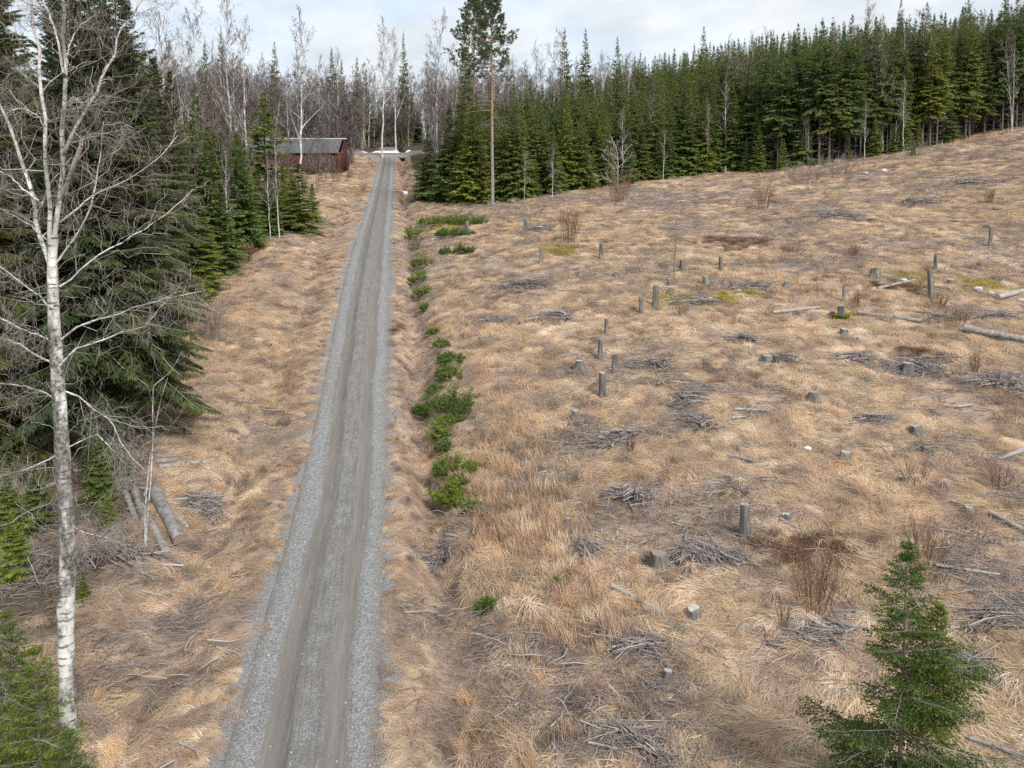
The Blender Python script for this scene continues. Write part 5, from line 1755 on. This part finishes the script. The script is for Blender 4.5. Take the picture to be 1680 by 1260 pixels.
# ---------------------------------------------------------------- leafless bushes
def bush(px, py, wpx, hpx, label, n=26, matn='twig_red', name="willow_bush", fan=0.55, group=None):
    p = at(px, py)
    k = ppm(p)
    H = hpx / k; rx = wpx / k / 2
    t = thing(name, label, "bush", p, 0, group)
    a = RS.uniform(0, 6.28, n); rr = rx * np.sqrt(RS.rand(n)) * 0.45
    b0 = np.stack([rr * np.cos(a), rr * np.sin(a), np.full(n, -0.05)], 1)
    b0[:, 2] += height(p[0] + b0[:, 0], p[1] + b0[:, 1]) - p[2]
    L = H * RS.uniform(0.55, 1.08, n)
    s = np.linspace(0, 1, 6)[None]
    out = rx * fan * RS.uniform(0.3, 1.0, n)
    P = np.stack([b0[:, :1] + np.cos(a)[:, None] * out[:, None] * s ** 1.4, b0[:, 1:2] + np.sin(a)[:, None] * out[:, None] * s ** 1.4, b0[:, 2:] + L[:, None] * s], -1)
    P += np.cumsum(RS.normal(0, 0.02, P.shape), 1) * L[:, None, None] * 0.5
    fat = np.interp(k, [10, 30, 70], [1.7, 1.2, 1.0])
    g = Geo(); g.tubes(P, 0.009 * fat * np.linspace(1, 0.35, 6)[None] * RS.uniform(0.6, 1.3, n)[:, None], 4, tone=RS.rand(n))
    link("stems", g.mesh("stems", [M[matn]]), t)
    B, _, _, _ = grow(P, np.full((n, 6), 0.008), 7, 0.25, 1, 28, 0.45, RS, up=0.15, k=4, wig=0.1, lmin=0.1)
    C, _, _, _ = grow(B, np.full((len(B), 4), 0.005), 3, 0.2, 1, 30, 0.6, RS, up=0.1, k=3)
    g = Geo(); g.ribbons(B, np.full(B.shape[:2], 0.0045 * fat), tone=RS.rand(len(B))); g.ribbons(C, np.full(C.shape[:2], 0.0035 * fat), tone=RS.rand(len(C)))
    tag(link("twigs", g.mesh("twigs", [M[matn]]), t), kind="stuff")
    return t


BU = [(1335, 1000, 130, 95, "widest reddish willow bush, left of the near spruce's top", 40), (1285, 1032, 40, 62, "slim willow shoots at the left foot of the widest bush", 9),
      (1515, 930, 100, 70, "spreading willow bush behind the near spruce's top", 26), (935, 400, 46, 58, "upright bare bush in the left of the clearing", 34),
      (1016, 332, 60, 50, "reddish bush round the pale dead tree's foot", 40), (1320, 302, 90, 36, "grey brown thicket below the birches at the wood's edge", 60, 'twig'),
      (1375, 290, 80, 34, "grey thicket right of the other one at the wood's edge", 50, 'twig'), (1252, 345, 40, 44, "bare bush standing in the upper clearing", 26),
      (1500, 262, 50, 30, "grey bush on the ridge by the little spruce", 26, 'twig'), (1623, 335, 24, 26, "small tan bush high on the right slope", 20),
      (400, 432, 50, 34, "rust brown bush at the grass edge left of the lane", 40), (350, 560, 60, 70, "bare brown bush at the grass edge below the left spruces", 40, 'twig'),
      (1032, 752, 26, 34, "few reddish shoots beside the wide twig spread", 9), (1500, 800, 60, 40, "thin bare shoots in the grass at the right", 16), (1640, 800, 60, 46, "thin shoots near the right edge above the grey log", 16),
      (1410, 505, 40, 26, "low reddish bush behind the dark rough log", 20), (1540, 505, 40, 26, "dark low bush at the foot of the tall leaning stump", 26), (1575, 540, 40, 40, "thin bush at the left end of the long weathered log", 16),
      (1600, 610, 34, 34, "tan bush beside the right branch heap", 16), (1400, 425, 36, 22, "thin low bush in the right middle distance", 20), (1300, 420, 60, 18, "low brown shrub patch above the mossy hump", 30),
      (560, 300, 60, 26, "brown scrub on the slope between the barn and the lane", 40), (590, 318, 40, 18, "low scrub at the lane's left bank near the barn", 24), (505, 420, 30, 8, "low scrub tuft in the grass left of the lane", 14),
      (1190, 860, 40, 34, "few bare shoots left of the tallest near stump", 7), (1120, 520, 30, 20, "thin shoots right of the two slim stumps", 10), (690, 320, 40, 24, "dark scrub in the deep ditch by the snow patch", 30, 'twig'),
      (650, 245, 70, 22, "grey brush beside the snow strip at the lane's end", 40, 'twig'), (610, 250, 70, 20, "brown brush on the far side of the crossing road", 40, 'twig')]
for b in BU:
    bush(*b[:6], matn=b[6] if len(b) > 6 else 'twig_red')


# ---------------------------------------------------------------- green bushes on the ditch bank
def green_bush(px, py, wpx, hpx, label, group=None):
    p = at(px, py + hpx * 0.35)
    k = ppm(p)
    rx, H = wpx / k / 2, max(0.3, hpx / k * 0.75)
    t = thing("juniper_bush", label, "bush", p, RS.uniform(0, 6.28), group)
    rx *= 1.2
    n = int(np.clip(20 + 34 * rx * rx, 20, 110))
    a = RS.uniform(0, 6.28, n); q = rx * np.sqrt(RS.rand(n))
    lob = 0.5 + 0.95 * vnoise(a * 1.5 + px, a * 0 + py)
    b0 = np.stack([q * np.cos(a) * lob, q * np.sin(a) * lob, np.zeros(n)], 1)
    L = H * RS.uniform(0.3, 1.1, n) * np.clip(1.15 - (q / rx) ** 2 * 0.65, 0.3, 1)
    D = unit(np.stack([np.cos(a) * 0.55 * q / rx + RS.normal(0, 0.25, n), np.sin(a) * 0.55 * q / rx + RS.normal(0, 0.25, n), np.ones(n)], 1))
    s = np.linspace(0, 1, 4)[None, :, None]
    P = b0[:, None] + D[:, None] * L[:, None, None] * s
    g = Geo(); g.tubes(P, np.array([[0.012, 0.010, 0.008, 0.003]]) * np.ones((n, 1)), 3, tone=RS.rand(n))
    link("stems", g.mesh("stems", [M['twig']]), t)
    B, _, pi, tt = grow(P, np.full((n, 4), 0.01), 12, 0.1, 1.0, 45, 0.5, RS, up=0.2, k=3, lmin=0.16)
    ns = 9
    i = np.repeat(np.arange(len(B)), ns)
    f = RS.rand(len(i))[:, None]
    S = B[i, 0] * (1 - f) + B[i, 2] * f
    DD = unit(unit(B[i, 2] - B[i, 0]) + 0.75 * unit(RS.normal(size=(len(i), 3))))
    g = Geo()
    tone = np.clip(np.repeat(RS.normal(0.42, 0.16, len(B)), ns) + 0.3 * f[:, 0] + RS.normal(0, 0.08, len(i)), 0, 1)
    g.kites(S, DD, RS.uniform(0.09, 0.17, len(i)), np.full(len(i), 0.017), RS.normal(size=DD.shape), tone=tone)
    link("foliage", g.mesh("foliage", [M['juniper']]), t)


GB = [(742, 652, 48, 66, "biggest green bush on the ditch bank, halfway up the lane"), (697, 668, 30, 24, "small round green bush on the ditch's lane side"), (736, 610, 40, 30, "green bush just uphill of the biggest one"),
      (735, 586, 34, 22, "topmost small green bush of the middle group"), (724, 565, 18, 16, "tiny olive bush at the upper end of the middle group"), (727, 708, 26, 46, "straggly green bush just below the biggest one"),
      (738, 762, 40, 40, "rounded green bush in the lower group on the bank"), (742, 808, 42, 46, "lowest large green bush beside the ditch"), (775, 768, 24, 14, "small green sprig right of the rounded lower bush"),
      (779, 838, 24, 12, "low green sprig at the lower end of the bush row"), (690, 430, 26, 34, "green bush at the ditch where the lane narrows"), (690, 456, 24, 26, "dark green bush just below another at the narrowing lane"),
      (697, 478, 30, 16, "low olive green bush on the bank uphill of the middle group"), (725, 362, 60, 20, "long flat green bush by the pale stump"), (755, 362, 34, 24, "green bush left of the pale stump, uphill"),
      (686, 380, 34, 36, "green bush at the left end of the upper group"), (745, 383, 44, 16, "low green bush below the flat one in the upper group"), (762, 408, 24, 22, "dark green bush below the pale stump"),
      (786, 364, 18, 18, "small green bush right of the pale stump"), (733, 412, 22, 14, "small dull green bush below the upper group"), (916, 966, 12, 12, "tiny green shoot in near grass"), (798, 1000, 14, 12, "tiny green shoot by the near ditch")]
GB += [(744, 688, 26, 18, "low green sprig between the biggest bush and the straggly one"), (731, 737, 18, 14, "tiny green sprig above the rounded lower bush"), (752, 786, 26, 16, "low green spray between the two lower bushes"),
       (715, 640, 16, 18, "small green sprig left of the biggest bush"), (700, 505, 16, 12, "tiny olive sprig on the bank below the narrowing lane's bushes"), (682, 405, 20, 16, "small green sprig below the left bush of the upper group"),
       (712, 545, 14, 12, "tiny green sprig at the top of the middle group, ditch side"), (760, 828, 18, 12, "tiny green sprig below the lowest large bush")]
for b in GB:
    green_bush(*b, group="green bushes along the ditch")

# ---------------------------------------------------------------- snow and stones
def mound(name, px, py, wpx, hpx, label, m, hz, cat, seed):
    p = at(px, py); k = ppm(p)
    a_, b_ = at(px, py - hpx / 2), at(px, py + hpx / 2)
    rx, ry = wpx / k / 2, max(0.25, abs(a_[1] - b_[1]) / 2)
    ry = min(ry, rx * 2.2)
    r = np.random.RandomState(seed)
    n, m_ = 26, 6
    an = np.arange(n) * 2 * math.pi / n
    lob = 1 + 0.16 * np.cos(2 * an + r.uniform(0, 6)) + 0.13 * np.cos(3 * an + r.uniform(0, 6)) + 0.08 * np.cos(7 * an + r.uniform(0, 6)) + r.normal(0, 0.03, n)
    rows = []
    for q in range(m_):
        f = 1 - q / (m_ - 1)
        X = rx * f * lob * np.cos(an); Y = ry * f * lob * np.sin(an)
        rows.append(np.stack([X, Y, 0.35 * (height(p[0] + X, p[1] + Y) - p[2]) + 0.65 * Y * 0.2 - 0.10 + hz * (1 - f ** 3) + r.normal(0, 0.04 * hz, n) * (f < 1)], 1))
    V = np.concatenate(rows)
    i = np.arange(m_ - 1)[:, None] * n + np.arange(n)[None]; j = np.arange(m_ - 1)[:, None] * n + (np.arange(n)[None] + 1) % n
    g = Geo(); g.add(V, Q=np.stack([i, j, j + n, i + n], -1).reshape(-1, 4))
    o = link(name, g.mesh(name, [M[m]], True), None, p)
    return tag(o, label, cat)


mound("snow_patch", 664, 317, 20, 18, "small round patch of old snow in the ditch right of the lane", 'snow', 0.35, "snow", 1)
# the strip of snow behind the crossing road
p0, p1 = -37.0, -25.0
xs = np.linspace(p0, p1, 60)
rows = []
for q, f in enumerate(np.linspace(0, 1, 6)):
    yy = 189.6 + 0.03 * (xs + 30) + 1.4 * (f - 0.5) * np.interp(xs, [p0, p0 + 3, p1 - 3, p1], [0.15, 1, 1.5, 0.5]) + 0.35 * fbm(xs, xs * 0 + q, 2.0)
    rows.append(np.stack([xs, yy, height(xs, yy, False) + 0.04 + 0.28 * math.sin(math.pi * f) * np.interp(xs, [p0, p0 + 4, p1 - 2, p1], [0.3, 0.7, 1.2, 0.4])], 1))
V = np.concatenate(rows); r, c = 6, 60
i = np.arange(r - 1)[:, None] * c + np.arange(c - 1)[None]
g = Geo(); g.add(V, Q=np.stack([i, i + 1, i + c + 1, i + c], -1).reshape(-1, 4))
tag(link("snow_bank", g.mesh("snow_bank", [M['snow']], True)), "long white strip of old snow behind the crossing road", "snow")


def stone(px, py, wpx, label, m='stone', flat=0.6):
    p = at(px, py); r = wpx / ppm(p) / 2
    g = Geo(); rr = np.random.RandomState(int(px))
    n, k = 12, 7
    V = []
    for q in range(k):
        th = math.pi * (q + 0.5) / k
        for i in range(n):
            a = 2 * math.pi * i / n
            V.append((math.sin(th) * math.cos(a), math.sin(th) * math.sin(a), math.cos(th) * flat))
    V = np.array(V)
    V *= (1 + 0.35 * (vnoise(V[:, 0] * 1.6 + px, V[:, 1] * 1.6 + V[:, 2] * 1.3) - 0.5) + rr.normal(0, 0.025, len(V)))[:, None]
    i = np.arange(k - 1)[:, None] * n + np.arange(n)[None]; j = np.arange(k - 1)[:, None] * n + (np.arange(n)[None] + 1) % n
    Q = np.stack([i, i + n, j + n, j], -1).reshape(-1, 4)
    top = np.arange(n)
    V = np.concatenate([V, [V[:n].mean(0)]])
    g.add(V * r, Q=Q, T=np.stack([top, (top + 1) % n, np.full(n, n * k)], 1))
    return tag(link("stone", g.mesh("stone", [M[m]], True), None, p + [0, 0, r * flat * 0.6]), label, "stone")


for s_ in ((1324, 737, 15, "bright white stone lying alone in the clearing's grass", 'white_stone', 0.45), (343, 929, 8, "small white stone in the grass left of the lane", 'white_stone', 0.8),
           (1522, 262, 7, "pale stone on the ridge by the grey bush", 'white_stone'), (1482, 462, 12, "pale boulder in the mossy patch beside the tall leaning stump"), (1604, 478, 14, "pale boulder in the right mossy patch"),
           (1450, 283, 12, "pale stone in the row on the upper slope, right one"), (1420, 288, 10, "pale stone in the row on the upper slope, left one"), (1243, 387, 6, "small white stone below the far rusty soil", 'white_stone'),
           (1676, 495, 12, "pale stone at the right edge under the log end"), (1165, 492, 10, "pale stone on the mossy hump"), (1626, 482, 9, "smaller pale boulder right of another in the mossy patch"),
           (755, 1258, 12, "half buried pale stone at the photo's bottom edge"), (130, 1003, 12, "flat pale stone right of the white birch trunk"), (1212, 480, 9, "pale stone at the right end of the mossy hump")):
    stone(*s_)
print("objects", len(SC.objects))

# ---------------------------------------------------------------- dry grass over the whole clearing
# candidate points, density falling with distance
pts = []
for y0, y1, dens in ((9, 22, 21), (22, 36, 16), (36, 55, 10), (55, 80, 6), (80, 122, 3.6), (122, 190, 1.3)):
    w0, w1 = 0.72 * y1 + 8, 0.76 * y1 + 10
    if y0 >= 122:
        w0, w1 = 90, -3
    n = int((w0 + w1) * (y1 - y0) * dens)
    pts.append(np.stack([R_.uniform(-w0, w1, n), R_.uniform(y0, y1, n)], 1))
pts = np.concatenate(pts)
x, y = pts.T
d = x - road_x(y)
ok = np.abs(d) > 1.66 + 0.75 * (fbm(x, y, 1.1, 3, 4.0) - 0.45) + 0.3 * R_.rand(len(x)) ** 2
ok &= ~(in_forest(x, y) & (y > edge_y(x) + 1.0) & (d > 0))
ok &= y < 184
lw = left_wood(x, y)
ok &= ~(lw & (R_.rand(len(x)) < 0.74)) & (d > -60)
ditch = np.exp(-((d - 3.6) / 0.8) ** 2)
ok &= R_.rand(len(x)) > 0.55 * ditch
thin = fbm(x, y, 4.5, 4, 6.6)
ok &= R_.rand(len(x)) < np.clip(1.5 - 1.45 * sstep(0.53, 0.70, thin), 0.15, 1)
hp = blob(x, y, [(b[0], b[1], b[2] * 0.55, b[3] * 0.6) for b in BR] + [(a[0][0] + (a[1][0] - a[0][0]) * f, a[0][1] + (a[1][1] - a[0][1]) * f, 12, 6) for a in FIELD for f in (0.1, 0.4, 0.7, 0.95)])
ok &= R_.rand(len(x)) > 0.8 * sstep(0.3, 0.8, hp)
x, y, d, lw, thin = x[ok], y[ok], d[ok], lw[ok], thin[ok]
n = len(x)
print("grass tufts", n)
z = height(x, y) - 0.01
ang = 2 * math.pi * 1.3 * fbm(x, y, 5.5, 2, 8.8) + R_.normal(0, 0.5, n)
ang = np.where((np.abs(d) < 4.5), np.where(d > 0, 0.0, math.pi) + R_.normal(0, 0.7, n), ang)
up = fbm(x, y, 3.0, 3, 12.1)
tall = np.exp(-(((d - 7.0) / 2.2) ** 2 + ((y - 27) / 9) ** 2))
pu = np.clip(0.015 + 0.16 * sstep(0.52, 0.66, up) + 0.7 * tall, 0, 0.85)
pm = np.clip(0.30 + 0.5 * sstep(0.48, 0.62, thin), 0, 0.8)
u = R_.rand(n)
idx = np.where(u < pu, 3 + (R_.rand(n) < 0.4), np.where(u < pu + pm * (1 - pu), 5 + (R_.rand(n) < 0.5), np.where(R_.rand(n) < 0.02, 7, R_.randint(0, 3, n))))
near_road = np.abs(d) < 3.2
s = R_.uniform(0.7, 1.3, n) * np.interp(y, [10, 40, 80, 120], [0.68, 0.75, 1.0, 1.45]) * np.where(near_road, 0.62, 1) * (1 + 0.7 * tall)
sz = s * np.where(idx < 3, R_.uniform(0.35, 0.95, n), R_.uniform(0.7, 1.1, n))
pal = np.array([(0.62, 0.47, 0.32), (0.74, 0.60, 0.445), (0.46, 0.34, 0.265), (0.56, 0.39, 0.245), (0.32, 0.255, 0.21), (0.67, 0.51, 0.36)])
hue = fbm(x, y, 9.0, 4, 15.5); hue2 = fbm(x, y, 1.6, 3, 19.2)
w = np.stack([np.full(n, 1.0), 0.9 * sstep(0.45, 0.6, hue), 1.6 * sstep(0.52, 0.40, hue2), 0.35 + 1.2 * (idx == 3) + 1.2 * (idx == 4), 0.25 + 1.3 * sstep(0.5, 0.62, thin), 0.6 * np.ones(n)], 1)
w[:, 4] += lw * 1.0 + ditch[ok] * 1.2
w[:, 2] += 0.5 * near_road + ditch[ok] * 1.0
cw = np.cumsum(w, 1) / w.sum(1, keepdims=True)
pick = np.clip((fbm(x, y, 0.9, 3, 31.0) - 0.5) * 2.3 + 0.5 + R_.normal(0, 0.16, n), 0.001, 0.999)
ci_ = (pick[:, None] > cw).sum(1)
col = pal[np.clip(ci_, 0, 5)] * np.clip(0.98 + 0.85 * (fbm(x, y, 0.6, 3, 41.0) - 0.5) + R_.normal(0, 0.10, n), 0.55, 1.4)[:, None] * R_.uniform(0.97, 1.03, (n, 3))
mo = blob(x, y, MOSS); ru = blob(x, y, RUST)
col = np.where((mo * R_.rand(n) > 0.32)[:, None], np.array([0.46, 0.36, 0.07]) * R_.uniform(0.6, 1.1, (n, 1)), col)
col = np.where((ru * R_.rand(n) > 0.2)[:, None], np.array([0.20, 0.115, 0.07]) * R_.uniform(0.6, 1.2, (n, 1)), col)
gx = (height(x + 0.4, y, False) - height(x - 0.4, y, False)) / 0.8
gy = (height(x, y + 0.4, False) - height(x, y - 0.4, False)) / 0.8
# tilt with the slope along the lie of the tuft
tilt = -np.arctan(gx * np.cos(ang) + gy * np.sin(ang)); roll = np.arctan(-gx * np.sin(ang) + gy * np.cos(ang))
scatter("dry_grass", np.stack([x, y, z], 1), np.stack([roll, tilt, ang], 1), np.stack([s, s, sz], 1), idx, col, tufts)
